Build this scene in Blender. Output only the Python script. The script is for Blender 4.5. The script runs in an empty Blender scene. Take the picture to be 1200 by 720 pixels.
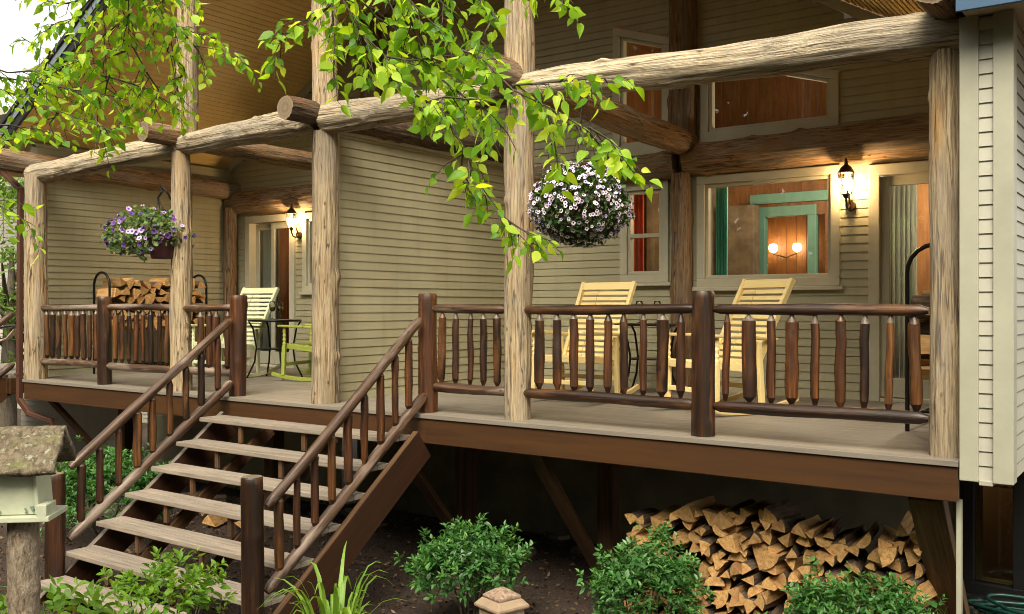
import bpy, math, random
import numpy as np
from mathutils import Vector, Matrix, noise as mnoise
random.seed(7); RS = np.random.RandomState(11)
R = math.radians
sc = bpy.context.scene
COL = sc.collection

# ------------------------------------------------------------------ camera model (survey of the photograph)
F = 1116.0; _A = math.hypot(1558, F)
CR = (1558/_A, F/_A); CF = (-F/_A, 1558/_A)
CAM = (1.107, -6.0, 0.9)
def _d(px, py):
    u = px-600; return (CR[0]*u+CF[0]*F, CR[1]*u+CF[1]*F, 358-py)
def _at(t, D): return Vector([CAM[i]+t*D[i] for i in range(3)])
def onY(px, py, Y): D = _d(px, py); return _at((Y-CAM[1])/D[1], D)
def onX(px, py, X): D = _d(px, py); return _at((X-CAM[0])/D[0], D)
def onZ(px, py, Z): D = _d(px, py); return _at((Z-CAM[2])/D[2], D)
def atD(px, py, d): return _at(d/F, _d(px, py))

# ------------------------------------------------------------------ mesh builder
class MB:
    def __init__(s): s.v=[]; s.f=[]; s.mi=[]; s.sm=[]; s.w=[]; s.n=0
    def add(s, v, f, w=None, mi=0, sm=False):
        b = s.n
        s.v.extend([tuple(x) for x in v]); s.w.extend([tuple(x) for x in (w if w is not None else v)])
        s.f.extend([tuple(i+b for i in q) for q in f]); s.mi.extend([mi]*len(f)); s.sm.extend([sm]*len(f)); s.n += len(v)
    def box(s, c, size, rot=None, mi=0, sides=None):
        hx, hy, hz = [a/2 for a in size]
        L = [(x,y,z) for x in (-hx,hx) for y in (-hy,hy) for z in (-hz,hz)]
        M = rot if rot is not None else Matrix.Identity(3)
        c = Vector(c); V = [M@Vector(p)+c for p in L]
        o = [random.uniform(0,50) for _ in range(3)]
        k = max(range(3), key=lambda i: size[i]); idx = [i for i in range(3) if i != k]+[k]
        W = [(p[idx[0]]+o[0], p[idx[1]]+o[1], p[idx[2]]+o[2]) for p in L]
        Fc = [(0,1,3,2),(4,6,7,5),(0,4,5,1),(2,3,7,6),(0,2,6,4),(1,5,7,3)]
        s.add(V, Fc, W, mi); return s
    def b2(s, x0,x1,y0,y1,z0,z1, mi=0): return s.box(((x0+x1)/2,(y0+y1)/2,(z0+z1)/2),(x1-x0,y1-y0,z1-z0),mi=mi)
    def plank(s, p0, p1, wid, thk, up=(0,0,1), mi=0):
        p0=Vector(p0); p1=Vector(p1); a=(p1-p0); L=a.length; a.normalize()
        b=a.cross(Vector(up)); b.normalize(); c=b.cross(a)
        M=Matrix((b,c,a)).transposed()
        return s.box((p0+p1)/2,(wid,thk,L),M,mi)
    def tube(s, pts, rad, n=16, step=None, amp=0., freq=3., groove=0., gfreq=16., mi=0, capmi=None, bend=0., sm=True, seed=None, cap=True, knots=0):
        pts=[Vector(p) for p in pts]
        if not isinstance(rad,(list,tuple)): rad=[rad]*len(pts)
        sd = seed if seed is not None else random.uniform(0,100)
        if step:
            P=[];Q=[]
            for i in range(len(pts)-1):
                k=max(1,int((pts[i+1]-pts[i]).length/step))
                for j in range(k):
                    t=j/k; P.append(pts[i].lerp(pts[i+1],t)); Q.append(rad[i]*(1-t)+rad[i+1]*t)
            P.append(pts[-1]); Q.append(rad[-1]); pts,rad=P,Q
        m=len(pts); acc=[0.]
        for i in range(1,m): acc.append(acc[-1]+(pts[i]-pts[i-1]).length)
        L=acc[-1]
        t0=(pts[1]-pts[0]).normalized()
        ref=Vector((0,0,1)) if abs(t0.z)<.9 else Vector((1,0,0))
        a=t0.cross(ref).normalized()
        kn=[(random.uniform(.05,.95)*L, random.uniform(0,6.28), random.uniform(.25,.45)) for _ in range(knots)]
        V=[];W=[]
        for i in range(m):
            t=(pts[min(i+1,m-1)]-pts[max(i-1,0)]).normalized()
            a=(a-t*a.dot(t)).normalized(); b=t.cross(a)
            c=pts[i].copy()
            if bend:
                c+=a*bend*mnoise.noise((sd,acc[i]*.9,1.3))+b*bend*mnoise.noise((sd+9,acc[i]*.9,7.3))
            for j in range(n):
                th=2*math.pi*j/n; ct,st=math.cos(th),math.sin(th); r=rad[i]
                if amp: r*=1+amp*mnoise.noise((ct*1.2+sd,st*1.2,acc[i]*freq))
                if groove: r*=1+groove*mnoise.noise((ct*gfreq*.25+sd*3,st*gfreq*.25,acc[i]*1.3+sd))
                for (ks,ka,kr) in kn:
                    dd=((acc[i]-ks)/rad[i])**2+((th-ka+3.14)%6.28-3.14)**2
                    if dd<.5: r*=1+.16*math.exp(-dd/(kr*kr))
                V.append(c+a*ct*r+b*st*r); W.append((ct*rad[i]+sd,st*rad[i]+sd*1.7,acc[i]+sd*2.3))
        Fc=[(i*n+j,i*n+(j+1)%n,(i+1)*n+(j+1)%n,(i+1)*n+j) for i in range(m-1) for j in range(n)]
        s.add(V,Fc,W,mi,sm)
        if cap:
            cm=mi if capmi is None else capmi
            for k,fl in ((0,1),(m-1,0)):
                ring=V[k*n:(k+1)*n]; ctr=sum(ring,Vector())/n
                w=[(sd+(p-ctr).length*.9,sd+.1,sd) for p in ring]+[(sd,sd+.1,sd)]
                fs=[((j+1)%n,j,n) if fl else (j,(j+1)%n,n) for j in range(n)]
                s.add(ring+[ctr],fs,w,cm,False)
        return s
    def lathe(s, prof, n=20, c=(0,0,0), mi=0, sm=True):
        c=Vector(c); V=[];
        for r,z in prof:
            for j in range(n):
                th=2*math.pi*j/n; V.append(c+Vector((r*math.cos(th),r*math.sin(th),z)))
        Fc=[(i*n+j,i*n+(j+1)%n,(i+1)*n+(j+1)%n,(i+1)*n+j) for i in range(len(prof)-1) for j in range(n)]
        s.add(V,Fc,None,mi,sm); return s
    def build(s, name, mats, parent=None, bevel=0, label=None, loc=None):
        me=bpy.data.meshes.new(name)
        o0=Vector(loc) if loc is not None else Vector((0,0,0))
        me.from_pydata([tuple(Vector(p)-o0) for p in s.v] if loc is not None else s.v,[],s.f)
        if not isinstance(mats,(list,tuple)): mats=[mats]
        for m in mats: me.materials.append(m)
        me.polygons.foreach_set('material_index',s.mi); me.polygons.foreach_set('use_smooth',s.sm)
        at=me.attributes.new('wco','FLOAT_VECTOR','POINT'); at.data.foreach_set('vector',np.array(s.w,dtype=np.float32).ravel())
        me.update()
        o=bpy.data.objects.new(name,me); COL.objects.link(o); o.location=o0
        if parent: o.parent=parent
        if bevel:
            b=o.modifiers.new('bevel','BEVEL'); b.width=bevel; b.segments=2; b.limit_method='ANGLE'
        if label: o['label']=label
        return o

def tag(o, label=None, cat=None, group=None, kind=None):
    for k,v in (('label',label),('category',cat),('group',group),('kind',kind)):
        if v: o[k]=v
    return o
def thing(name, label, cat, loc=(0,0,0), rz=0, group=None):
    o=bpy.data.objects.new(name,None); COL.objects.link(o); o.location=loc; o.rotation_euler=(0,0,rz); o.empty_display_size=.1
    return tag(o,label,cat,group)
def copy_tree(o, parent=None):
    c=o.copy(); COL.objects.link(c)
    if parent: c.parent=parent
    for ch in list(o.children): copy_tree(ch,c)
    return c

# ------------------------------------------------------------------ materials
def mat(name):
    m=bpy.data.materials.new(name); m.use_nodes=True; nt=m.node_tree
    return m,nt,nt.nodes['Principled BSDF']
def nd(nt,t,**k):
    n=nt.nodes.new(t)
    for a,b in k.items():
        if a.startswith('_'): n.inputs[a[1:].replace('_',' ')].default_value=b
        else: setattr(n,a,b)
    return n
def ramp(nt,src,stops):
    r=nd(nt,'ShaderNodeValToRGB'); e=r.color_ramp.elements
    while len(e)<len(stops): e.new(.5)
    for i,(p,c) in enumerate(stops): e[i].position=p; e[i].color=(*c,1)
    nt.links.new(src,r.inputs[0]); return r.outputs[0]
def mixc(nt,f,a,b,bt='MIX'):
    m=nd(nt,'ShaderNodeMix',data_type='RGBA',blend_type=bt)
    for s,v in ((m.inputs[0],f),(m.inputs[6],a),(m.inputs[7],b)):
        if hasattr(v,'is_linked') or isinstance(v,bpy.types.NodeSocket): nt.links.new(v,s)
        else: s.default_value=v if not isinstance(v,tuple) else (*v,1)[:4]
    return m.outputs[2]
def noi(nt,co,scale,detail=6,sv=(1,1,1),rough=.6,dist=0.):
    mp=nd(nt,'ShaderNodeMapping'); mp.inputs['Scale'].default_value=sv; nt.links.new(co,mp.inputs[0])
    n=nd(nt,'ShaderNodeTexNoise'); n.inputs['Scale'].default_value=scale; n.inputs['Detail'].default_value=detail
    n.inputs['Roughness'].default_value=rough; n.inputs['Distortion'].default_value=dist
    nt.links.new(mp.outputs[0],n.inputs[0]); return n.outputs[0]
def bump(nt,bs,h,strength=.4,dist=.01):
    b=nd(nt,'ShaderNodeBump'); b.inputs['Strength'].default_value=strength; b.inputs['Distance'].default_value=dist
    nt.links.new(h,b.inputs['Height']); nt.links.new(b.outputs[0],bs.inputs['Normal'])
def rng(nt,src,a,b,c,d):
    m=nd(nt,'ShaderNodeMapRange'); nt.links.new(src,m.inputs[0])
    for i,v in enumerate((a,b,c,d)): m.inputs[i+1].default_value=v
    return m.outputs[0]
def WCO(nt): return nd(nt,'ShaderNodeAttribute',attribute_name='wco').outputs['Vector']
def OCO(nt): return nd(nt,'ShaderNodeNewGeometry').outputs['Position']

def m_wood(name, stops, across=28, along=2.2, rough=.7, rrange=.2, bs_=.6, bd=.012, patch=None, pmin=.5, pmax=.7, knot=None, spec=.4, coat=0):
    m,nt,p=mat(name); co=WCO(nt)
    n1=noi(nt,co,1,9,(across,across,along),.65,.3)
    n2=noi(nt,co,1,4,(across*3,across*3,along*2.5),.6)
    f=mixc(nt,.3,n1,n2)
    c=ramp(nt,f,stops)
    if patch:
        n3=noi(nt,co,1,4,(7,7,1.4),.55)
        c=mixc(nt,rng(nt,n3,pmin,pmax,0,.85),c,patch)
    if knot:
        v=nd(nt,'ShaderNodeTexVoronoi'); mp=nd(nt,'ShaderNodeMapping'); mp.inputs['Scale'].default_value=(12,12,6)
        nt.links.new(co,mp.inputs[0]); nt.links.new(mp.outputs[0],v.inputs[0]); v.inputs['Scale'].default_value=1
        c=mixc(nt,rng(nt,v.outputs['Distance'],.05,.15,.85,0),c,knot)
    if knot and across>60:
        cr=noi(nt,co,1,3,(13,13,.75),.5,.15)
        ab=nd(nt,'ShaderNodeMath',operation='SUBTRACT'); nt.links.new(cr,ab.inputs[0]); ab.inputs[1].default_value=.5
        a2=nd(nt,'ShaderNodeMath',operation='ABSOLUTE'); nt.links.new(ab.outputs[0],a2.inputs[0])
        c=mixc(nt,rng(nt,a2.outputs[0],.003,.016,.9,0),c,knot)
        gr=noi(nt,co,1,3,(5,5,1.1),.6); c=mixc(nt,rng(nt,gr,.46,.64,0,.5),c,(.23,.205,.17))
    oi=nd(nt,'ShaderNodeObjectInfo').outputs['Random']
    hs=nd(nt,'ShaderNodeHueSaturation'); nt.links.new(c,hs.inputs['Color']); nt.links.new(rng(nt,oi,0,1,*((.6,1.15) if name=='split_wood' else (.82,1.18))),hs.inputs['Value'])
    nt.links.new(hs.outputs[0],p.inputs['Base Color'])
    nt.links.new(rng(nt,n1,.3,.7,rough+rrange/2,rough-rrange/2),p.inputs['Roughness'])
    p.inputs['Specular IOR Level'].default_value=spec
    if coat: p.inputs['Coat Weight'].default_value=coat; p.inputs['Coat Roughness'].default_value=.25
    bump(nt,p,f,bs_,bd); return m

M={}
M['log']=m_wood('weathered_log',[(0.33,(0.0639,0.0407,0.0223)),(0.43,(0.2395,0.1663,0.0921)),(0.5,(0.3832,0.2883,0.1716)),(0.58,(0.479,0.377,0.2416)),(0.68,(0.5429,0.4509,0.3115))],70,3.4,.85,.1,1,.03,(.42,.24,.09),.58,.70,(.06,.035,.02))
M['beam']=m_wood('silver_log',[(0.33,(0.0721,0.0491,0.03)),(0.43,(0.2644,0.2003,0.1264)),(0.5,(0.4167,0.3402,0.2295)),(0.58,(0.5129,0.4347,0.306)),(0.68,(0.593,0.5216,0.3925))],70,3.4,.88,.1,1,.03,(.40,.28,.15),.58,.72,(.06,.04,.025))
M['tie']=m_wood('brown_log',[(0.33,(0.0438,0.023,0.012)),(0.44,(0.15,0.0862,0.04)),(0.53,(0.2625,0.161,0.08)),(0.62,(0.375,0.2472,0.13)),(0.7,(0.4625,0.322,0.18))],75,4.0,.85,.1,1,.02,(.24,.12,.045),.54,.7,(.03,.017,.01))
M['barklog']=m_wood('dark_bark_log',[(.34,(.02,.012,.008)),(.46,(.075,.047,.028)),(.56,(.135,.09,.055)),(.68,(.22,.16,.105))],60,7,.9,.1,1,.03,(.16,.08,.03),.54,.7,(.02,.012,.007))
M['end']=m_wood('log_end',[(.36,(.06,.04,.025)),(.5,(.19,.135,.085)),(.64,(.30,.23,.155))],60,60,.85,.1,.6,.008)
M['rail']=m_wood('stained_rail',[(0.34,(0.004,0.0018,0.001)),(0.45,(0.0132,0.0057,0.0026)),(0.55,(0.0278,0.0108,0.0043)),(0.66,(0.0694,0.0257,0.0082))],34,1.6,.44,.2,.6,.010,(.16,.065,.02),.54,.70,(.008,.004,.003),.42,.10)
M['railgrey']=m_wood('worn_rail',[(0.34,(0.0132,0.0057,0.003)),(0.45,(0.0413,0.0199,0.0096)),(0.55,(0.0825,0.0427,0.0222)),(0.66,(0.1733,0.1033,0.06))],34,1.6,.44,.2,.6,.010,(.30,.235,.185),.52,.70,(.012,.007,.005),.45,.12)
M['spindleO']=m_wood('orange_spindle',[(0.34,(0.0102,0.0045,0.002)),(0.43,(0.051,0.0191,0.0051)),(0.53,(0.1148,0.0433,0.0102)),(0.64,(0.204,0.0829,0.0224))],34,1.5,.52,.2,.6,.010,(.03,.014,.006),.52,.68,(.010,.005,.003),.4,.06)
M['spindle']=m_wood('stained_spindle',[(0.34,(0.0078,0.0033,0.0016)),(0.43,(0.0328,0.0112,0.0038)),(0.53,(0.0741,0.0236,0.0058)),(0.64,(0.1638,0.0557,0.0127))],34,1.5,.52,.2,.6,.010,(.018,.009,.005),.46,.62,(.008,.004,.003),.4,.06)
M['tip']=m_wood('cut_tip',[(0.3,(0.04,0.0264,0.0176)),(0.5,(0.12,0.092,0.068)),(0.7,(0.216,0.18,0.144))],24,3,.4,.15,.4,.006)
M['deck']=m_wood('painted_deck',[(0.3,(0.1462,0.1243,0.1023)),(0.5,(0.212,0.1827,0.1498)),(0.7,(0.2485,0.2193,0.1827))],20,1.2,.5,.15,.25,.004)
M['tread']=m_wood('weathered_tread',[(0.32,(0.1161,0.089,0.0658)),(0.45,(0.2167,0.1796,0.1432)),(0.57,(0.2786,0.2361,0.1935)),(0.7,(0.3328,0.2864,0.2438))],26,1.5,.62,.15,.35,.005,(.33,.26,.20),.52,.68)
M['fascia']=m_wood('brown_stain',[(0.3,(0.0328,0.0133,0.0047)),(0.5,(0.0562,0.0242,0.0082)),(0.7,(0.078,0.0351,0.0117))],14,.9,.5,.15,.2,.004)
M['stringer']=m_wood('dark_stringer',[(0.3,(0.0263,0.0105,0.0053)),(0.5,(0.045,0.018,0.0083)),(0.7,(0.0638,0.027,0.012))],14,.9,.5,.15,.2,.004)
M['brace']=m_wood('brown_timber',[(0.34,(0.0315,0.0153,0.0072)),(0.5,(0.09,0.045,0.0198)),(0.66,(0.153,0.081,0.036))],26,1.2,.65,.15,.4,.006)
M['split']=m_wood('split_wood',[(0.34,(0.2691,0.1223,0.041)),(0.5,(0.5561,0.3145,0.1147)),(0.66,(0.6817,0.4543,0.2129))],34,3.5,.8,.1,.6,.01,(.40,.20,.08),.52,.7)
M['bark']=m_wood('bark',[(.3,(.03,.02,.014)),(.5,(.11,.075,.05)),(.7,(.22,.16,.115))],34,7,.9,.1,1,.02)
M['stump']=m_wood('grey_bark_post',[(.34,(.07,.05,.035)),(.46,(.19,.145,.10)),(.56,(.28,.225,.165)),(.68,(.38,.32,.25))],50,22,.9,.1,1,.015,(.42,.24,.10),.6,.72,(.09,.05,.03))
M['trunk']=m_wood('tree_bark',[(.3,(.03,.025,.02)),(.5,(.10,.08,.06)),(.7,(.17,.14,.11))],34,6,.9,.1,1,.02)
M['pine']=m_wood('pine_panel',[(.3,(.13,.050,.016)),(.5,(.25,.105,.033)),(.7,(.36,.165,.055))],10,1.5,.5,.1,.2,.004)
M['chairY']=m_wood('yellow_paint',[(0.3,(0.6684,0.4966,0.198)),(0.5,(0.7546,0.5891,0.264)),(0.7,(0.7977,0.6468,0.33))],14,1.4,.45,.1,.15,.003)
M['chairC']=m_wood('cream_green_paint',[(.3,(.58,.60,.36)),(.5,(.66,.68,.44)),(.7,(.70,.71,.50))],14,1.4,.45,.1,.15,.003)
M['chairG']=m_wood('lime_paint',[(.3,(.22,.26,.035)),(.5,(.28,.325,.055)),(.7,(.32,.36,.075))],14,1.4,.45,.1,.15,.003)

def m_plain(name,c,rough=.5,metal=0,var=.12,scale=3,bmp=0,bscale=60,spec=.5):
    m,nt,p=mat(name); co=OCO(nt); n=noi(nt,co,scale,5)
    d=tuple(x*(1-var) for x in c); l=tuple(min(1,x*(1+var)) for x in c)
    nt.links.new(ramp(nt,n,[(.3,d),(.7,l)]),p.inputs['Base Color'])
    p.inputs['Roughness'].default_value=rough; p.inputs['Metallic'].default_value=metal; p.inputs['Specular IOR Level'].default_value=spec
    if bmp: bump(nt,p,noi(nt,co,bscale,4),bmp,.004)
    return m
def m_siding(name,c,wob=.08):
    m,nt,p=mat(name); co=OCO(nt)
    n=noi(nt,co,1,5,(1.2,1.2,2.5)); st=noi(nt,co,1,5,(9,9,.8))
    d=tuple(x*.9 for x in c); l=tuple(x*1.06 for x in c); c1=ramp(nt,n,[(.3,d),(.7,l)])
    c1=mixc(nt,rng(nt,st,.50,.75,0,.5),c1,tuple(x*.72 for x in c))
    nt.links.new(c1,p.inputs['Base Color']); p.inputs['Roughness'].default_value=.48
    bump(nt,p,noi(nt,co,1,4,(4,4,160)),.08,.002); return m
M['siding']=m_siding('beige_siding',(.345,.318,.205))
M['sidingW']=m_siding('pale_siding',(.41,.40,.335))
M['trim']=m_plain('beige_trim',(.44,.415,.31),.45)
M['trimW']=m_plain('pale_trim',(.355,.35,.275),.45)
M['soffit']=m_siding('tan_soffit',(.80,.56,.22))
M['soffitB']=m_plain('beige_soffit',(.55,.50,.38),.5)
M['blue']=m_plain('blue_fascia',(.045,.10,.19),.45)
M['darkmetal']=m_plain('dark_roof_edge',(.02,.022,.025),.4)
M['roofing']=m_plain('shingles',(.07,.075,.085),.9,0,.3,12,.5)
M['concrete']=m_plain('concrete',(.22,.195,.135),.9,0,.3,2.5,.4)
M['black']=m_plain('black_metal',(.012,.011,.010),.4,.6)
M['bronze']=m_plain('bronze_metal',(.06,.035,.018),.4,.7)
M['edgeblue']=m_plain('grey_blue_edge',(.16,.19,.22),.4)
M['brownmetal']=m_plain('brown_downspout',(.075,.032,.02),.45)
M['blackframe']=m_plain('black_frame',(.012,.012,.012),.35)
M['pot']=m_plain('maroon_pot',(.045,.012,.015),.4)
M['hose']=m_plain('green_hose',(.012,.06,.05),.35)
M['tealtrim']=m_plain('green_trim',(.15,.32,.255),.5)
M['rockcap']=m_plain('speckled_cap',(.27,.185,.13),.85,0,.6,90,.6,120)
M['capbase']=m_plain('cap_base',(.30,.215,.14),.8,0,.2,14,.3)
M['bodygreen']=m_plain('pale_green_paint',(.46,.49,.36),.7,0,.1,14,.15)
M['stencil']=m_plain('faded_stencil',(.20,.28,.22),.8)
M['sling']=m_plain('tan_sling',(.42,.29,.19),.8)
M['wine']=m_plain('white_wine',(.85,.62,.20),.1)
M['inner']=m_plain('dim_wall',(.20,.13,.06),.7)
M['floorin']=m_plain('inner_floor',(.16,.09,.04),.5)
M['stone']=m_plain('flagstone',(.17,.13,.085),.9,0,.35,6,.5,25)

def m_curtain(name,c):
    m,nt,p=mat(name); co=OCO(nt)
    n=noi(nt,co,1,3,(14,14,.6))
    nt.links.new(ramp(nt,n,[(.3,tuple(x*.7 for x in c)),(.7,c)]),p.inputs['Base Color']); p.inputs['Roughness'].default_value=.9
    tr=nd(nt,'ShaderNodeBsdfTranslucent'); tr.inputs[0].default_value=(*c,1); mx=nd(nt,'ShaderNodeMixShader'); mx.inputs[0].default_value=.4
    nt.links.new(p.outputs[0],mx.inputs[1]); nt.links.new(tr.outputs[0],mx.inputs[2]); nt.links.new(mx.outputs[0],nt.nodes['Material Output'].inputs[0])
    return m
M['curtT']=m_curtain('teal_curtain',(.25,.72,.56)); M['curtR']=m_curtain('red_curtain',(.75,.14,.05)); M['curtC']=m_curtain('cream_curtain',(.88,.89,.82))
M['curtB']=m_curtain('blue_grey_curtain',(.72,.78,.74))

def m_leaf(name, a, b, trans=.45, rough=.4, tip=None):
    m,nt,p=mat(name)
    at=nd(nt,'ShaderNodeAttribute',attribute_name='rnd'); c=ramp(nt,at.outputs['Fac'],[(0,a),(.55,tuple((x+y)/2 for x,y in zip(a,b))),(1,b)] if not tip else [(0,a),(.6,b),(1,tip)])
    nt.links.new(c,p.inputs['Base Color']); p.inputs['Roughness'].default_value=rough; p.inputs['Specular IOR Level'].default_value=.35
    tr=nd(nt,'ShaderNodeBsdfTranslucent'); g=mixc(nt,1,c,(1.9,1.7,.5),'MULTIPLY'); nt.links.new(g,tr.inputs[0])
    mx=nd(nt,'ShaderNodeMixShader'); mx.inputs[0].default_value=trans
    nt.links.new(p.outputs[0],mx.inputs[1]); nt.links.new(tr.outputs[0],mx.inputs[2])
    nt.links.new(mx.outputs[0],nt.nodes['Material Output'].inputs[0]); return m
M['leafB']=m_leaf('birch_leaf',(.085,.24,.02),(.32,.54,.04),.5,.48,(.60,.72,.09))
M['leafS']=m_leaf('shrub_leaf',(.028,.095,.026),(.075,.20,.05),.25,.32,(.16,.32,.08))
M['leafY']=m_leaf('young_leaf',(.09,.21,.025),(.22,.38,.04),.4,.45)
M['leafG']=m_leaf('blade_leaf',(.12,.25,.03),(.28,.44,.07),.35,.4)
M['leafP']=m_leaf('petunia_leaf',(.022,.05,.014),(.07,.14,.03),.2,.6)
M['leafP2']=m_leaf('trailing_leaf',(.05,.11,.03),(.17,.26,.09),.3,.6)
M['leafD']=m_leaf('dark_tree_leaf',(.018,.05,.012),(.05,.12,.022),.3,.5)
M['leafF']=m_leaf('far_tree_leaf',(.06,.13,.02),(.16,.27,.04),.35,.5)
M['petW']=m_plain('white_petal',(.70,.60,.69),.6,0,.06); M['petD']=m_plain('petal_throat',(.035,.008,.03),.6)
M['petP']=m_plain('purple_petal',(.10,.03,.22),.6); M['petL']=m_plain('lilac_petal',(.42,.33,.55),.6)

def m_glass(name,tint=(.86,.88,.84),boost=.05):
    m,nt,p=mat(name); nt.nodes.remove(p)
    t=nd(nt,'ShaderNodeBsdfTransparent'); t.inputs[0].default_value=(*tint,1)
    g=nd(nt,'ShaderNodeBsdfGlossy'); g.inputs['Roughness'].default_value=.01
    fr=nd(nt,'ShaderNodeFresnel'); fr.inputs[0].default_value=1.5
    a=nd(nt,'ShaderNodeMath',operation='ADD'); a.inputs[1].default_value=boost; nt.links.new(fr.outputs[0],a.inputs[0])
    mx=nd(nt,'ShaderNodeMixShader'); nt.links.new(a.outputs[0],mx.inputs[0]); nt.links.new(t.outputs[0],mx.inputs[1]); nt.links.new(g.outputs[0],mx.inputs[2])
    nt.links.new(mx.outputs[0],nt.nodes['Material Output'].inputs[0]); return m
M['glass']=m_glass('window_glass',(.86,.90,.85),.06)
M['glassc']=m_glass('clear_glass',(.99,.99,.985),-.025)
def m_emit(name,c,s):
    m,nt,p=mat(name); p.inputs['Base Color'].default_value=(*c,1); p.inputs['Emission Color'].default_value=(*c,1); p.inputs['Emission Strength'].default_value=s; return m
M['bulb']=m_emit('lit_bulb',(1,.62,.25),40)
M['lampglass']=m_emit('lit_lamp_glass',(1,.80,.50),7)

def m_ground():
    m,nt,p=mat('mulch'); co=OCO(nt)
    n1=noi(nt,co,38,8,(1,1,1),.7,1.2); n2=noi(nt,co,2.2,5)
    c=ramp(nt,n1,[(.3,(.012,.007,.005)),(.48,(.035,.02,.013)),(.6,(.075,.043,.027)),(.75,(.16,.10,.06))])
    c=mixc(nt,rng(nt,n2,.5,.72,0,.4),c,(.09,.07,.045))
    nt.links.new(c,p.inputs['Base Color']); p.inputs['Roughness'].default_value=.95; bump(nt,p,n1,1,.03); return m
M['ground']=m_ground()
def m_moss():
    m,nt,p=mat('lichen_slab'); co=WCO(nt)
    n1=noi(nt,co,45,7,(1,1,1),.7,.6); n2=noi(nt,co,34,3,(1,1,1),.5,.2)
    c=ramp(nt,n1,[(.3,(.05,.038,.025)),(.45,(.16,.125,.08)),(.6,(.27,.225,.15)),(.75,(.36,.32,.23))])
    c=mixc(nt,rng(nt,n2,.60,.66,0,.7),c,(.46,.46,.36)); c=mixc(nt,rng(nt,noi(nt,co,14,4),.55,.68,0,.6),c,(.20,.22,.07))
    nt.links.new(c,p.inputs['Base Color']); p.inputs['Roughness'].default_value=.95; bump(nt,p,n1,1,.02); return m
M['moss']=m_moss()

# ------------------------------------------------------------------ foliage helpers
def leaf_shape(kind):
    if kind=='big':      # ovate, pointed, folded along the midrib and drooping
        xs=[0,.12,.35,.62,.85,1.0]; ws=[0,.21,.31,.22,.07,0]; V=[];Fc=[]
        for x,w in zip(xs,ws):
            d=-.18*x*x
            V+= [(-w,x,w*.28+d),(0,x,d),(w,x,w*.28+d)]
        for i in range(5):
            for j in (0,1): a=i*3+j; Fc.append((a,a+1,a+4,a+3))
        return np.array(V),Fc
    if kind=='mid':
        V=[(0,0,0),(-.24,.38,.06),(0,.42,-.01),(.24,.38,.06),(0,1,-.10),(-.17,.7,.03),(.17,.7,.03)]
        return np.array(V),[(0,2,1),(0,3,2),(1,2,4,5),(2,3,6,4)]
    if kind=='small':
        return np.array([(0,0,0),(-.27,.5,.07),(0,1,-.06),(.27,.5,.07)]),[(0,3,2),(0,2,1)]
    if kind=='round':
        return np.array([(0,0,0),(-.36,.35,.06),(-.3,.8,.02),(0,1,-.06),(.3,.8,.02),(.36,.35,.06)]),[(0,5,4,3),(0,3,2,1)]
LS={k:leaf_shape(k) for k in ('big','mid','small','round')}
def rot_frames(dirs, roll):
    d=dirs/np.linalg.norm(dirs,axis=1,keepdims=True)
    up=np.tile(np.array([0,0,1.]),(len(d),1)); up[np.abs(d[:,2])>.97]=(1,0,0)
    x=np.cross(d,up); x/=np.linalg.norm(x,axis=1,keepdims=True); z=np.cross(x,d)
    c=np.cos(roll)[:,None]; s=np.sin(roll)[:,None]
    return x*c+z*s, d, z*c-x*s
def leaf_mesh(name, kind, pos, dirs, size, roll, material, parent=None, rnd=None, loc=None):
    V0,F0=LS[kind] if isinstance(kind,str) else kind
    pos=np.array(pos,float); n=len(pos); X,Y,Z=rot_frames(np.array(dirs,float),np.array(roll,float)); size=np.array(size,float)[:,None]
    wx=RS.uniform(.78,1.18,(n,1,1)); cz=RS.uniform(-.6,2.4,(n,1,1)); sk=RS.randn(n,1,1)*.22
    VX=V0[None,:,0:1]*wx+sk*V0[None,:,1:2]**2; VZ=V0[None,:,2:3]*cz+.12*RS.randn(n,1,1)*V0[None,:,0:1]*V0[None,:,1:2]
    V=(pos[:,None,:]+size[:,:,None]*(VX*X[:,None,:]+V0[None,:,1:2]*Y[:,None,:]+VZ*Z[:,None,:])).reshape(-1,3)
    if loc is not None: V=V-np.array(loc)
    k=len(V0); Fc=[tuple(i*k+a for a in f) for i in range(n) for f in F0]
    me=bpy.data.meshes.new(name); me.from_pydata(V.tolist(),[],Fc); me.materials.append(material)
    r=np.repeat(RS.rand(n) if rnd is None else np.array(rnd),k).astype(np.float32)
    a=me.attributes.new('rnd','FLOAT','POINT'); a.data.foreach_set('value',r)
    me.polygons.foreach_set('use_smooth',[True]*len(Fc)); me.update()
    o=bpy.data.objects.new(name,me); COL.objects.link(o)
    if loc is not None: o.location=loc
    if parent: o.parent=parent
    return o

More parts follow.
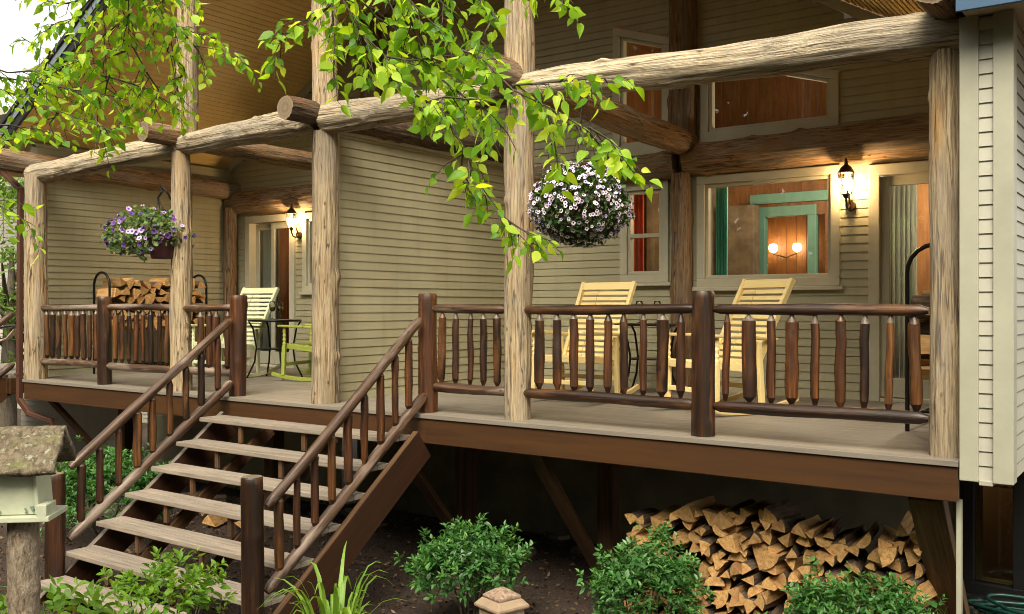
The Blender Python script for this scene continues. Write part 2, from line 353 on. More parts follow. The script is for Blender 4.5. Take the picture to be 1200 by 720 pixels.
def shrub(name,label,cat,base,cz,rx,ry,rz,n,leafsz,material,group=None,kind='mid',flat=.0,per=7):
    t=thing(name,label,cat,base,0,group)
    b=MB()
    cen=np.array([0,0,cz])
    pos=[];dr=[];sz=[];rl=[];rn=[]
    lump=[RS.rand(3)*10 for _ in range(2)]
    for i in range(n):
        v=RS.randn(3); v/=np.linalg.norm(v)
        if v[2]<-.45: v[2]*=-.6
        rad=1-abs(RS.randn())*.2
        rad*=1+.42*mnoise.noise(Vector(v*2.0+lump[0]))+.2*mnoise.noise(Vector(v*6+lump[1]))
        if RS.rand()<.07: rad*=RS.uniform(1.08,1.28)
        c=cen+v*np.array([rx,ry,rz])*rad
        out=v*np.array([1/rx,1/ry,1/rz]); out/=np.linalg.norm(out); out=out*.7+np.array([0,0,.7])+RS.randn(3)*.25
        out/=np.linalg.norm(out)
        k=per if RS.rand()<.8 else 4
        a0=RS.rand()*6.28; br=RS.rand()*.5
        for q in range(k):
            a=a0+q*2.4; h=q/k
            X,Y,Z=rot_frames(out[None],np.array([a]))
            d=X[0]*(1-.55*h)+out*(.15+.75*h)+RS.randn(3)*.12
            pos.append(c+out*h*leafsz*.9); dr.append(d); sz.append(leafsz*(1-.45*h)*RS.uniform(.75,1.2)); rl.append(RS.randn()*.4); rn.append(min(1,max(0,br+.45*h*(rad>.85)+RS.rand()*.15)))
    for i in range(9):
        a=RS.rand()*6.28; e=cen+np.array([math.cos(a)*rx*.7,math.sin(a)*ry*.7,rz*RS.uniform(-.3,.5)])
        b.tube([(math.cos(a)*.05,math.sin(a)*.05,-.05),tuple(e*.5+np.array([math.cos(a)*.03,0,-.05])),tuple(e)],[.010,.008,.003],5,mi=0)
    b.build('stem',M['trunk'],t)
    leaf_mesh('foliage',kind,pos,dr,sz,rl,material,t,rn)
    return t

# ------------------------------------------------------------------ setting: ground
XC=-5.53
def gz(x,y):
    z=-1.55
    if y<-2.0: z+= .42*min(1,(-2.0-y)/1.5)+.30*max(0,min(1,(-3.5-y)/2.5))
    z+=.03*mnoise.noise((x*1.3,y*1.3,0))
    if y>-2 and x>-.4 and y>1.2: z+=.06
    return z
def ground():
    xs=np.concatenate([np.linspace(-400,-30,8),np.linspace(-25,12,112),np.linspace(20,400,8)])
    ys=np.concatenate([np.linspace(-400,-26,8),np.linspace(-22,16,115),np.linspace(22,400,8)])
    V=[(x,y,gz(x,y)) for y in ys for x in xs]; w=len(xs)
    Fc=[(j*w+i,j*w+i+1,(j+1)*w+i+1,(j+1)*w+i) for j in range(len(ys)-1) for i in range(w-1)]
    b=MB(); b.add(V,Fc,None,0,True); o=b.build('ground',M['ground']); tag(o,'dark mulched garden ground under and before the porch',None,None,'structure')
ground()

# ------------------------------------------------------------------ lodge
def roofz(x): return 2.86+.58*(5.53-abs(x-XC))
lodge=thing('lodge','beige sided log porch lodge with gable roof over two porches','house',(0,0,0))
BY=3.30
COURSE=.083
def siding(b, axis, plane, sgn, u0, u1, z0, topf, openings=(), out=.0105):
    """lap courses; axis 'x': u is X and the wall faces sgn*Y; axis 'y': u is Y and it faces sgn*X"""
    zt=max(topf(u0+(u1-u0)*i/20) for i in range(21)); z=z0
    while z<zt-.002:
        z1=min(z+COURSE,zt); zm=(z+z1)/2
        k=60; us=[u0+(u1-u0)*i/k for i in range(k+1)]
        segs=[]; st=None
        okv=[topf(u)>=zm for u in us]
        for i,u in enumerate(us):
            if okv[i] and st is None: st=u
            if (not okv[i]) and st is not None: segs.append((st,us[i-1])); st=None
        if st is not None: segs.append((st,u1))
        for (o0,o1,oz0,oz1f) in openings:
            new=[]
            for (a,c) in segs:
                mid=(o0+o1)/2
                f=oz1f if callable(oz1f) else (lambda u,q=oz1f:q)
                if zm<oz0 or zm>max(f(o0),f(o1)) or c<=o0 or a>=o1: new.append((a,c)); continue
                lo,hi=o0,o1
                if callable(oz1f):   # sloped top: keep the part of the row that lies under the slope
                    for q in range(41):
                        u=o0+(o1-o0)*q/40
                        if f(u)<zm: hi=u; break
                if a<lo: new.append((a,lo))
                if c>hi: new.append((hi,c))
            segs=new
        seam=[]
        for (a,c) in segs:
            if c-a>1.6 and random.random()<.5:
                q=random.uniform(a+.5,c-.5); seam+=[(a,q,0),(q,c,.0035)]
            else: seam.append((a,c,0))
        for (a,c,ex) in seam:
            if c-a<.01: continue
            def P(u,o,zz): return (u,plane+sgn*o,zz) if axis=='x' else (plane+sgn*o,u,zz)
            zg=max(z+.004,z1-.0105)
            V=[P(a,out+ex,z),P(c,out+ex,z),P(c,out-.006+ex,zg),P(a,out-.006+ex,zg),P(a,.001,z),P(c,.001,z),P(c,.001,zg),P(a,.001,zg),P(c,.001,z1),P(a,.001,z1)]
            Fs=[(0,1,2,3),(4,5,1,0),(3,2,6,7),(7,6,8,9)]
            flip=(axis=='x')==(sgn>0)
            if flip: Fs=[tuple(reversed(f)) for f in Fs]
            b.add(V,Fs)
        z=z1
UP1=lambda x: 3.98-.32*(x+4.15)
UP2=lambda x: 3.14-.30*(x+1.66)
mir=lambda x: 2*XC-x
ops=[(-4.05,-3.48,1.16,2.23),(-3.13,-1.67,1.10,2.24),(-1.39,-.22,-.1,2.2),(-4.14,-3.45,2.58,UP1),(-3.09,-1.68,2.63,UP2),
     (-10.43,-9.36,-.1,2.24),(-9.18,-8.42,1.10,2.2)]
b=MB(); siding(b,'x',BY,-1,-10.85,.0,0,lambda x:roofz(x)-.02,ops); b.build('wall',M['siding'],lodge)
b=MB(); siding(b,'y',-10.80,1,.28,BY,0,lambda y:2.95); siding(b,'y',-10.95,-1,.28,BY+4,-.2,lambda y:2.9); b.b2(-10.93,-10.82,.30,BY,0,2.95); b.build('wall',M['siding'],lodge)
b=MB(); b.b2(-10.97,-10.79,.22,.30,-.02,2.9); b.build('corner_trim',M['trimW'],lodge,.004)
# partition wall between the two porches
b=MB(); siding(b,'y',XC+.06,1,.32,BY,0,lambda y:2.53); siding(b,'y',XC-.06,-1,.32,BY,0,lambda y:2.53); b.b2(XC-.055,XC+.055,.34,BY,0,2.52); b.build('wall',M['siding'],lodge)
b=MB(); b.b2(XC-.08,XC+.08,.27,.36,0,2.55); b.b2(XC-.075,XC+.082,.36,BY,2.522,2.56); b.build('corner_trim',M['trim'],lodge,.004)
# wing wall at the right-hand end
b=MB(); siding(b,'x',.0,-1,.10,.19,-.10,lambda x:2.55); siding(b,'y',.262,1,.06,7,-.10,lambda y:2.55); siding(b,'y',.02,-1,.06,BY,0,lambda y:2.8); b.b2(.03,.25,.02,7,-.10,2.54); b.build('wall',M['sidingW'],lodge)
b=MB(); b.b2(.005,.105,-.03,.09,-.11,2.56); b.b2(.18,.285,-.03,.10,-.11,2.56); b.b2(.106,.179,-.02,.08,-.13,-.10); b.build('corner_trim',M['trimW'],lodge,.004)
# roof
def slope_slab(x0,x1,y0,y1,t,off):
    b=MB(); z0,z1=roofz(x0)+off,roofz(x1)+off
    V=[(x0,y0,z0),(x1,y0,z1),(x1,y1,z1),(x0,y1,z0),(x0,y0,z0+t),(x1,y0,z1+t),(x1,y1,z1+t),(x0,y1,z0+t)]
    b.add(V,[(0,3,2,1),(4,5,6,7),(0,1,5,4),(1,2,6,5),(2,3,7,6),(3,0,4,7)]); return b
for x0,x1 in ((-11.55,XC),(XC,0.02)):
    r=slope_slab(x0,x1,-.02,9,.16,.06).build('roof',M['roofing'],lodge)
    b=MB(); n=int(abs(x1-x0)/.068)
    for i in range(n):
        a=x0+(x1-x0)*i/n; c=x0+(x1-x0)*(i+1)/n; e=.014
        za,zc=roofz(a)+.03,roofz(c)+.03
        b.add([(a,-.02,za-.008),(c-.010,-.02,zc-.012),(c-.004,-.02,zc+.006),(c,-.02,zc-.0),(a,BY,za-.008),(c-.010,BY,zc-.012),(c-.004,BY,zc+.006),(c,BY,zc)],
              [(0,4,5,1),(1,5,6,2),(2,6,7,3)])
    b.build('soffit',M['soffit'],r)
    b=MB(); z0,z1=roofz(x0),roofz(x1)
    for (off,hh,y,mi) in ((-.03,.11,-.06,0),(.08,.10,-.075,1),(.18,.05,-.10,0)):
        V=[(x0,y,z0+off),(x1,y,z1+off),(x1,y,z1+off+hh),(x0,y,z0+off+hh),(x0,-.021,z0+off),(x1,-.021,z1+off),(x1,-.021,z1+off+hh),(x0,-.021,z0+off+hh)]
        b.add(V,[(0,1,2,3),(0,4,5,1),(3,2,6,7),(0,3,7,4),(1,5,6,2)],None,mi)
    b.build('rake_board',[M['darkmetal'],M['edgeblue']],r)
# low roof edge at the right-hand corner
b=MB(); b.b2(.04,1.25,-.24,7,2.56,2.58); r=b.build('soffit',M['soffitB'],lodge)
b=MB(); b.b2(.03,1.27,-.27,-.245,2.53,2.74); b.b2(1.25,1.27,-.245,7,2.53,2.74); b.build('fascia',M['blue'],r,.003)
b=MB(); b.b2(.03,1.30,-.29,7,2.745,2.77); b.build('roof',M['roofing'],lodge)
# bed mould between soffit and back wall on the left
b=MB()
for i in range(2):
    x0,x1=(-10.85,XC) if i==0 else (XC,0)
    b.plank((x0,BY-.04,roofz(x0)-.05),(x1,BY-.04,roofz(x1)-.05),.05,.09,(0,0,1))
b.build('corner_trim',M['trim'],lodge)

# log posts, beams, ties
def logpart(name,p0,p1,r0,r1,m,n=52,bend=.014,amp=.10,groove=.11,knots=5,step=.03,parent=lodge):
    b=MB(); b.tube([p0,p1],[r0,r1],n,step,amp,2.2,groove,40,0,1,bend,knots=knots); return b.build(name,[m,M['end']],parent)
PY=.15
px={40:-10.62,220:-7.60,383:-5.42,607:-3.24,1108:-.10}
logpart('log_post',(-10.44,.09,0),(-10.44,.10,2.50),.135,.115,M['log'])
logpart('log_post',(px[220],PY,0),(px[220],PY,2.52),.11,.095,M['log'])
logpart('log_post',(px[220]+.03,PY+.05,2.66),(px[220]+.02,PY+.05,roofz(-7.6)),.115,.10,M['log'])
logpart('log_post',(px[383],PY,0),(px[383],PY,2.50),.125,.115,M['log'])
logpart('log_post',(px[383],PY,2.7),(px[383],PY,roofz(-5.5)-.05),.115,.105,M['log'])
logpart('log_post',(px[607],PY,0),(px[607]+.03,PY,4.6),.10,.125,M['log'])
logpart('log_post',(px[1108],PY,0),(px[1108],PY,2.42),.092,.085,M['log'])
# front beams
logpart('log_beam',(-10.60,PY,2.52),(-7.56,PY-.02,2.60),.125,.12,M['beam'],bend=.012,amp=.07,knots=14)
logpart('log_beam',(-7.62,PY,2.595),(-5.47,PY-.02,2.63),.11,.135,M['beam'],bend=.012,amp=.07,knots=8)
logpart('log_beam',(-5.38,PY-.02,2.615),(-3.30,PY,2.60),.135,.115,M['beam'],bend=.012,amp=.07,knots=6)
logpart('log_beam',(-3.18,PY,2.61),(.0,PY,2.52),.115,.135,M['beam'],bend=.02,knots=12)
# ties running back to the wall
for x,z0,z1,r,y1 in ((-7.60,2.68,2.62,.103,BY),(-5.45,2.66,2.66,.104,BY),(-3.26,2.71,2.60,.125,BY-.06),(.02-.10,2.70,2.66,.115,BY),(-10.72,2.68,2.62,.13,BY)):
    logpart('tie_log',(x,-.30,z0),(x+.01,y1,z1),r,r*1.06,M['barklog'] if abs(x+5.45)<.01 else M['tie'],bend=.02)
# logs along the back wall
logpart('wall_log',(-3.25,BY-.05,2.43),(-.02,BY-.05,2.44),.165,.185,M['tie'],bend=.02,knots=8)
logpart('wall_log',(-5.45,BY-.05,2.36),(-3.36,BY-.05,2.40),.15,.145,M['tie'],bend=.02)
logpart('wall_log',(-10.75,BY-.05,2.44),(-5.6,BY-.05,2.44),.16,.16,M['tie'],bend=.02,knots=8)
logpart('log_post',(-3.30,BY-.08,0),(-3.30,BY-.08,2.29),.125,.10,M['tie'])
logpart('log_post',(-3.28,BY-.08,2.5),(-3.28,BY-.08,roofz(-3.3)),.15,.14,M['tie'])
logpart('log_post',(-7.80,BY-.08,2.5),(-7.80,BY-.08,roofz(-7.8)),.15,.14,M['tie'])
logpart('log_post',(-7.75,BY-.08,0),(-7.75,BY-.08,2.3),.11,.10,M['tie'])
logpart('log_post',(-10.68,BY-.12,0),(-10.68,BY-.12,2.36),.10,.095,M['tie'])

# windows and doors
def frame_boxes(b,x0,x1,z0,z1,w,y0,y1,mi=0,top=None):
    tl=top(x0) if top else z1; tr=top(x1) if top else z1
    b.b2(x0-.0,x1+.0,y0,y1,z0,z0+w,mi)
    for xa,xb in ((x0,x0+w),(x1-w,x1)):
        ta=(top(xa) if top else z1)-(0 if top else w); tb=(top(xb) if top else z1)-(0 if top else w)
        if top: ta-=w; tb-=w
        V=[(xa,y0,z0+w),(xb,y0,z0+w),(xb,y1,z0+w),(xa,y1,z0+w),(xa,y0,ta),(xb,y0,tb),(xb,y1,tb),(xa,y1,ta)]
        b.add(V,[(0,3,2,1),(4,5,6,7),(0,1,5,4),(1,2,6,5),(2,3,7,6),(3,0,4,7)],None,mi)
    V=[(x0,y0,tl-w),(x1,y0,tr-w),(x1,y1,tr-w),(x0,y1,tl-w),(x0,y0,tl),(x1,y0,tr),(x1,y1,tr),(x0,y1,tl)]
    b.add(V,[(0,3,2,1),(4,5,6,7),(0,1,5,4),(1,2,6,5),(2,3,7,6),(3,0,4,7)],None,mi)
def pane_mesh(x0,x1,z0,z1,y,top=None):
    b=MB(); tl=top(x0) if top else z1; tr=top(x1) if top else z1
    b.add([(x0,y,z0),(x1,y,z0),(x1,y,tr),(x0,y,tl)],[(0,1,2,3)]); return b
def window(x0,x1,z0,z1,top=None,mid=None,sill=True,mtrim=None,inner=True):
    b=MB(); frame_boxes(b,x0-.01,x1+.01,z0-.01,z1+.01,.085,BY-.045,BY+.12,0,(lambda u:top(u)+.01) if top else None)
    w=b.build('window',mtrim or M['trim'],lodge,.004)
    f=.085; xi0,xi1,zi0=x0+f-.01,x1-f+.01,z0+f-.01
    ti=(lambda u:top(u)-f+.01) if top else None; zi1=z1-f+.01
    b=MB(); frame_boxes(b,xi0+.002,xi1-.002,zi0+.002,zi1-.002,.035,BY-.015,BY+.06,0,(lambda u:ti(u)-.002) if ti else None)
    if mid: b.b2(xi0+.03,xi1-.03,BY-.018,BY+.05,mid-.022,mid+.022)
    b.build('sash',mtrim or M['trim'],w,.003)
    pane_mesh(xi0+.03,xi1-.03,zi0+.03,zi1-.03,BY+.02,(lambda u:ti(u)-.03) if ti else None).build('pane',M['glass'],w)
    if sill:
        b=MB(); b.b2(x0-.05,x1+.05,BY-.07,BY-.02,z0-.05,z0-.012); b.build('sill',M['trim'],w,.004)
    return w
window(-4.05,-3.48,1.16,2.23,mid=1.66); window(-3.13,-1.67,1.10,2.24); window(-4.14,-3.45,2.58,3.9,UP1); window(-3.09,-1.68,2.63,3.5,UP2)
window(-9.18,-8.42,1.10,2.2)
def patio_door(x0,x1,flip):
    b=MB(); z1=2.22
    for xa,xb in ((x0,x0+.10),(x1-.10,x1)): b.b2(xa,xb,BY-.05,BY+.14,0,z1-.10)
    b.b2(x0,x1,BY-.05,BY+.14,z1-.10,z1); b.b2(x0+.1,x1-.1,BY-.03,BY+.14,-.005,.03)
    d=b.build('door',M['trim'],lodge,.005)
    xm=(x0+x1)/2
    for k,(xa,xb) in enumerate(((x0+.10,xm+.03),(xm-.03,x1-.10))):
        y=BY+.02+.05*(k if not flip else 1-k)
        b=MB(); w=.075
        b.b2(xa,xa+w,y,y+.04,.04,z1-.11); b.b2(xb-w,xb,y,y+.04,.04,z1-.11); b.b2(xa+w,xb-w,y,y+.04,z1-.20,z1-.11); b.b2(xa+w,xb-w,y,y+.04,.04,.22)
        b.build('door_leaf',M['trimW'] if flip else M['trim'],d,.004)
        pane_mesh(xa+w,xb-w,.22,z1-.20,y+.02).build('pane',M['glass'],d)
    b=MB(); b.b2(xm-.02,xm+.01,BY-.03,BY+.015,.95,1.15); b.build('handle',M['bronze'],d,.004)
patio_door(-1.39,-.22,False); patio_door(-10.43,-9.36,True)

# interior rooms seen through the glass
def room(x0,x1,y1,z1):
    b=MB(); y0=BY+.16
    b.b2(x0,x1,y0,y1,-.06,-.02); b.build('room_floor',M['floorin'],lodge)
    b=MB()
    n=int((x1-x0)/.14)
    for i in range(n): b.b2(x0+(x1-x0)*i/n+.002,x0+(x1-x0)*(i+1)/n-.002,y1,y1+.03,-.02,z1)
    b.build('panelled_wall',M['pine'],lodge,.003)
    n=int((y1-y0)/.14)
    for xx in (x0,x1):
        b=MB()
        for i in range(n): b.b2(xx-.015,xx+.015,y0+(y1-y0)*i/n+.002,y0+(y1-y0)*(i+1)/n-.002,-.02,z1)
        b.build('panelled_wall',M['pine'],lodge)
    b=MB(); n=int((x1-x0)/.14)
    for i in range(n): b.b2(x0+(x1-x0)*i/n+.002,x0+(x1-x0)*(i+1)/n-.002,y0,y1,z1,z1+.03)
    b.build('room_ceiling',M['pine'],lodge)
room(-5.4,-.06,7.2,4.6); room(-10.9,-5.6,7.2,2.6)
# inner partition with green-trimmed doorway
b=MB(); dy=5.3; p0=onY(885,253,dy); p1=onY(957,253,dy); dx0,dx1,dz=p0.x,p1.x,1.98
k=0; x=-5.38
while x<-.1:
    xe=min(x+.14,-.1)
    if xe<dx0 or x>dx1: b.b2(x+.001,xe-.001,dy,dy+.05,0,2.5)
    else: b.b2(x+.001,xe-.001,dy,dy+.05,dz,2.5)
    x=xe
b.build('panelled_wall',M['pine'],lodge)
b=MB(); b.b2(dx0-.02,dx0+.13,dy-.03,dy+.08,0,dz); b.b2(dx1-.10,dx1,dy-.03,dy+.08,0,dz); b.b2(dx0-.02,dx1,dy-.03,dy+.08,dz,dz+.12); b.b2(-3.35,-1.6,dy-.04,dy-.002,2.14,2.26); b.build('doorway_trim',M['tealtrim'],lodge,.004)
b=MB()  # stone chimney breast on the left of the picture window view
b.b2(onY(853,300,5.05).x,onY(883,300,5.05).x,5.05,5.25,0,2.12); b.b2(onY(757,300,4.5).x,onY(812,300,4.5).x,4.5,5.25,0,2.5); b.build('chimney_breast',M['stone'],lodge,.01)

def curtain(x0,x1,z0,z1,y,material,label,waves=6,amp=.03):
    b=MB(); n=waves*8; V=[];
    for i in range(n+1):
        u=i/n; ph=u*waves*2*math.pi; yy=y+amp*math.sin(ph)+amp*.3*math.sin(ph*2.3)
        for z in (z0,(z0*2+z1)/3,(z0+2*z1)/3,z1): V.append((x0+(x1-x0)*u,yy*1+(z1-z)*.004*math.sin(ph*.5),z))
    b.add(V,[(i*4+j,(i+1)*4+j,(i+1)*4+j+1,i*4+j+1) for i in range(n) for j in range(3)],None,0,True)
    o=b.build('curtain',material,None,loc=((x0+x1)/2,y,z0)); s=o.modifiers.new('thick','SOLIDIFY'); s.thickness=.004
    tag(o,label,'curtain'); return o
curtain(-3.04,onY(853,300,BY+.24).x,.35,2.22,BY+.24,M['curtT'],'green curtain at the left edge of the large picture window')
curtain(-1.82,-1.70,.35,2.22,BY+.24,M['curtT'],'narrow green curtain at the picture window edge beside the lantern',2)
curtain(onY(743,280,BY+.22).x,onY(755,280,BY+.22).x,.9,2.22,BY+.22,M['curtR'],'red curtain inside the small double hung window',3)
curtain(onY(733,280,BY+.2).x,onY(740,280,BY+.2).x,.9,2.22,BY+.20,M['curtB'],'thin grey curtain edge beside the red curtain',2,.015)
curtain(onY(1041,280,BY+.2).x,onY(1075,280,BY+.2).x,.05,2.05,BY+.20,M['curtC'],'pleated cream curtain inside the glass door by the firewood',6,.035)
curtain(onY(303,300,BY+.2).x,onY(327,300,BY+.2).x,.05,2.05,BY+.20,M['curtB'],'pale curtain inside the glass door of the far porch',5,.03)

# sconce pair in the room
c0=onY(906,288,7.1); c1=onY(934,287,7.1)
t=thing('wall_sconce','pair of glowing glass sconces inside beyond the green doorway','wall lamp',((c0.x+c1.x)/2,7.19,c0.z-.12))
b=MB(); b.tube([(c0.x-t.location.x,-.09,.0),(0,-.05,-.05),(c1.x-t.location.x,-.09,.0)],.008,8,.03); b.lathe([(0,-.06),(.04,-.055),(.04,-.045),(0,-.04)],12,(0,-.05,0)); b.build('bracket',M['bronze'],t)
for c in (c0,c1):
    b=MB(); b.lathe([(.015,0),(.05,.02),(.062,.07),(.05,.11),(.03,.12)],16,(c.x-t.location.x,-.09,.02)); b.build('lamp_shade',M['lampglass'],t)

# basement
b=MB(); b.b2(-7.3,-.42,2.45,2.65,-1.9,-.30); b.b2(.02,3,2.45,2.65,-1.9,-.02); b.build('foundation',M['concrete'],lodge,.004)
b=MB(); siding(b,'x',2.2,-1,-11.3,-7.3,-1.7,lambda x:-.25); b.build('wall',M['siding'],lodge)
b=MB(); frame_boxes(b,-.42,.03,-1.42,-.02,.085,2.40,2.55); b.b2(-.42,.05,2.30,2.41,-1.5,-1.42); w=b.build('window',M['blackframe'],lodge,.004)
b=MB(); b.b2(-.335,-.285,2.48,2.51,-1.33,-.10); b.b2(-.285,-.06,2.48,2.50,-.56,-.545); b.b2(-.285,-.06,2.48,2.50,-1.33,-1.30); b.build('sash',M['chairY'],w)
pane_mesh(-.36,-.04,-1.36,-.08,2.46).build('pane',M['glass'],w)
b=MB(); b.b2(-2,1.5,3.15,3.2,-1.6,-.05); b.b2(-2,-1.95,2.7,3.15,-1.6,-.05); b.b2(-2,1.5,2.7,3.2,-.05,-.02); b.build('basement_wall',M['inner'],lodge)

# ------------------------------------------------------------------ deck
deck=thing('porch_deck','long grey painted porch deck edged with a brown fascia board','deck',(0,0,0))
b=MB(); y=.12
while y<BY-.02:
    ye=min(y+.14,BY-.02); b.b2(-10.95,-.0,y+.002,ye-.002,-.035,0); y=ye
b.b2(-10.52,.0,-.035,.118,-.035,.0); b.build('deck_boards',M['deck'],deck,.003)
b=MB(); b.b2(-10.50,-6.62,-.02,.02,-.24,-.037); b.b2(-4.06,-.003,-.02,.02,-.24,-.037); b.b2(-6.62,-4.06,-.018,.02,-.24,-.037)
b.build('fascia',M['fascia'],deck,.004)
b=MB()
for x in np.arange(-10.4,-.2,.6): b.b2(x-.02,x+.02,.03,2.4,-.22,-.04)
b.b2(-10.4,-.36,1.15,1.3,-.40,-.22); b.build('joist',M['brace'],deck)
for x in (-.42,-3.03,-4.62,-7.4,-10.3):
    b=MB(); b.b2(x-.08,x+.08,1.15,1.31,-1.65,-.40); b.build('support_post',M['brace'],deck,.006)
for x,w in ((-.20,.20),(-3.05,.13),(-4.55,.13),(-10.1,.12)):
    b=MB(); b.plank((x,.10,-.24),(x,1.16,-1.52 if x>-1 else -1.45),w,.05 if x<-1 else .09,(1,0,0) if False else (0,1,0)); b.build('knee_brace',M['brace'],deck,.005)
b=MB(); b.b2(-.035,-.008,.10,.14,-1.6,-.25); b.build('corner_strip',M['trimW'],deck)

# ------------------------------------------------------------------ stairs
TR=[(-.40,-.16),(-.655,-.36),(-.915,-.555),(-1.175,-.75),(-1.445,-.95),(-1.715,-1.15),(-1.985,-1.345)]
st=thing('staircase','open riser wooden stairs with worn pale treads and brown stringers','stairs',(-5.3,-1.9,-1.55))
def rel(p): return Vector(p)-Vector(st.location)
SX0,SX1=-6.56,-4.10
for (y,z) in TR:
    b=MB()
    for q in range(2):
        ya=y+.135*q; b.box(rel(((SX0+SX1)/2+.0,ya+.066,z-.02)),(SX1-SX0-.03,.130,.04))
    b.build('tread',M['tread'],st,.006)
sl=(.20/.265)
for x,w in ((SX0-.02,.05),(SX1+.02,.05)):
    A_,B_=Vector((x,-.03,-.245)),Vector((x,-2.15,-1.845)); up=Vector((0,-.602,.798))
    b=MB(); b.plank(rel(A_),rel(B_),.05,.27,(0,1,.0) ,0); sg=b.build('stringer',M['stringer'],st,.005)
    b=MB(); b.plank(rel(A_+up*.138),rel(B_+up*.138),.052,.006,(0,1,0)); b.build('lit_edge_strip',M['tread'] if x<-5 else M['brace'],sg)  # thin strip paints the stringer's sunlit, weathered top edge in paler wood colour
for x in (-6.0,-5.15):
    b=MB(); b.plank(rel((x,.0,-.27)),rel((x,-2.05,-1.72)),.045,.12,(0,1,0))
    for (y,z) in TR: b.box(rel((x,y+.05,z-.12)),(.045,.03,.16)); b.box(rel((x,y+.14,z-.06)),(.04,.2,.05))
    b.build('carriage',M['brace'],st,.003)

# ------------------------------------------------------------------ railings
SPM=[M['spindle'],M['spindle'],M['rail'],M['spindleO']]
def spindle_mb(p0,p1,r,b,off):
    p0=Vector(p0)-off; p1=Vector(p1)-off; d=(p1-p0); L=d.length; d.normalize(); e=random.uniform(.045,.065)
    sd=random.uniform(0,99); k=random.uniform(.9,1.06)
    ts=[e/L,.3,.6,1-e/L]; pts=[p0.lerp(p1,t) for t in ts]
    jit=Vector((random.uniform(-.005,.005),random.uniform(-.005,.005),0)); pts[1]+=jit; pts[2]-=jit*.6
    b.tube(pts,[r*k,r,r*1.05,r*.95],12,.03,.18,6,.08,22,0,None,0,seed=sd,knots=2,cap=False)
    b.tube([p0,p0.lerp(p1,.012/L),pts[0]],[.010,.013,r*k*1.0],12,None,.10,6,0,16,1,None,0,seed=sd,cap=False)
    b.tube([pts[3],p1.lerp(p0,.012/L),p1],[r*.95,.013,.010],12,None,.10,6,0,16,2,None,0,seed=sd,cap=False)
def railing(name,label,base): return thing(name,label,'railing',base)
def rail_log(t,p0,p1,r,m,nm):
    off=Vector(t.location); p0=Vector(p0)-off; p1=Vector(p1)-off; d=(p1-p0); L=d.length
    b=MB(); b.tube([p0,p0.lerp(p1,.05/L),p0.lerp(p1,.3),p0.lerp(p1,.7),p0.lerp(p1,1-.05/L),p1],[r*.55,r*.95,r*1.02,r*.98,r*.96,r*.5],16,.05,.12,2.5,.05,20,0,1,.014,knots=3)
    return b.build(nm,[m,M['end']],t)
def newel(t,x,y,z0,z1,r,m=None):
    off=Vector(t.location); b=MB(); b.tube([Vector((x,y,z0))-off,Vector((x,y,z1-.012))-off,Vector((x,y,z1))-off],[r*1.05,r,r*.88],20,.04,.10,2.4,.05,20,0,1,.01,knots=4)
    return b.build('newel_post',[m or M['rail'],M['end']],t)
def run(t,x0,x1,pxs,y=.12,zt=.87,zb=.215,rt=.037,rb=.042,mt='rail',rs=(.024,.046)):
    rail_log(t,(x0,y,zt+random.uniform(-.006,.006)),(x1,y,zt+random.uniform(-.006,.006)),rt,M[mt],'top_rail'); rail_log(t,(x0,y,zb),(x1,y,zb),rb,M[mt],'bottom_rail')
    for q in pxs:
        X=onY(q,410,y).x; b=MB(); r=random.uniform(*rs)
        spindle_mb((X+random.uniform(-.01,.01),y,zt-rt*.7),(X+random.uniform(-.01,.01),y,zb+rb*.6),r,b,Vector(t.location)); b.build('baluster',[random.choice(SPM),random.choice([M['tip'],M['tip'],M['rail'],M['railgrey']]),M['rail']],t)
t=railing('porch_railing','dark log railing in front of the yellow rockers with bark peeled balusters',(-1.645,.12,0))
newel(t,-1.645,.12,.0,1.0,.076)
run(t,-3.16,-1.70,[633,652,672,692,712,732,754,776,798]); run(t,-1.57,-.19,[851,877,903,929,955,985,1013,1042,1072])
t=railing('porch_railing','short log railing panel of five balusters right of the stair head',(-4.154,.12,0))
newel(t,-4.154,.12,-.0,1.0,.078,M['spindle']); run(t,-4.09,-3.32,[518,534,551,567,583],mt='railgrey',rs=(.024,.034))
t=railing('porch_railing','log railing of the far porch below the purple flower basket',(-8.98,.12,0))
newel(t,-8.98,.12,0,1.0,.078); newel(t,-6.63,.12,0,1.0,.08,M['spindle'])
run(t,-10.5,-9.05,[55,62,69,76.5,84,91,98,105,112.5],mt='railgrey',rs=(.024,.034)); run(t,-8.91,-7.70,[135,143,151,159.5,168,177,187,196,205],mt='railgrey',rs=(.024,.034)); run(t,-7.5,-6.70,[235,246,254,267],mt='railgrey',rs=(.028,.04))
def stair_rail(t,X,pt0,pt1,pb0,pb1,pxs,rt,rb,mt):
    A=onX(*pt0,X); B=onX(*pt1,X); C=onX(*pb0,X); D=onX(*pb1,X)
    rail_log(t,A,B,rt,M[mt],'top_rail'); rail_log(t,C,D,rb,M[mt],'bottom_rail')
    for q in pxs:
        fy=lambda P,Q,y:(P.z+(Q.z-P.z)*(y-P.y)/(Q.y-P.y))
        Y=onX(q,500,X).y; b=MB()
        spindle_mb((X,Y,fy(A,B,Y)-rt*.5),(X,Y,fy(C,D,Y)+rb*.3),random.uniform(.026,.038),b,Vector(t.location)); b.build('baluster',[random.choice(SPM),random.choice([M['tip'],M['tip'],M['rail'],M['railgrey']]),M['rail']],t)
t=railing('stair_railing','sloping log handrail on the near side of the stairs, above the grass clump',(-4.13,-1.72,-1.45))
newel(t,-4.13,-1.74,-1.6,-.27,.075); stair_rail(t,-4.13,(312,594),(492,374),(312,694),(497,462),[327,348,369,389,408,427,446,463,479],.04,.045,'railgrey')
t=railing('stair_railing','sloping log handrail on the far side of the stairs behind the birdhouse',(-6.6,-1.75,-1.45))
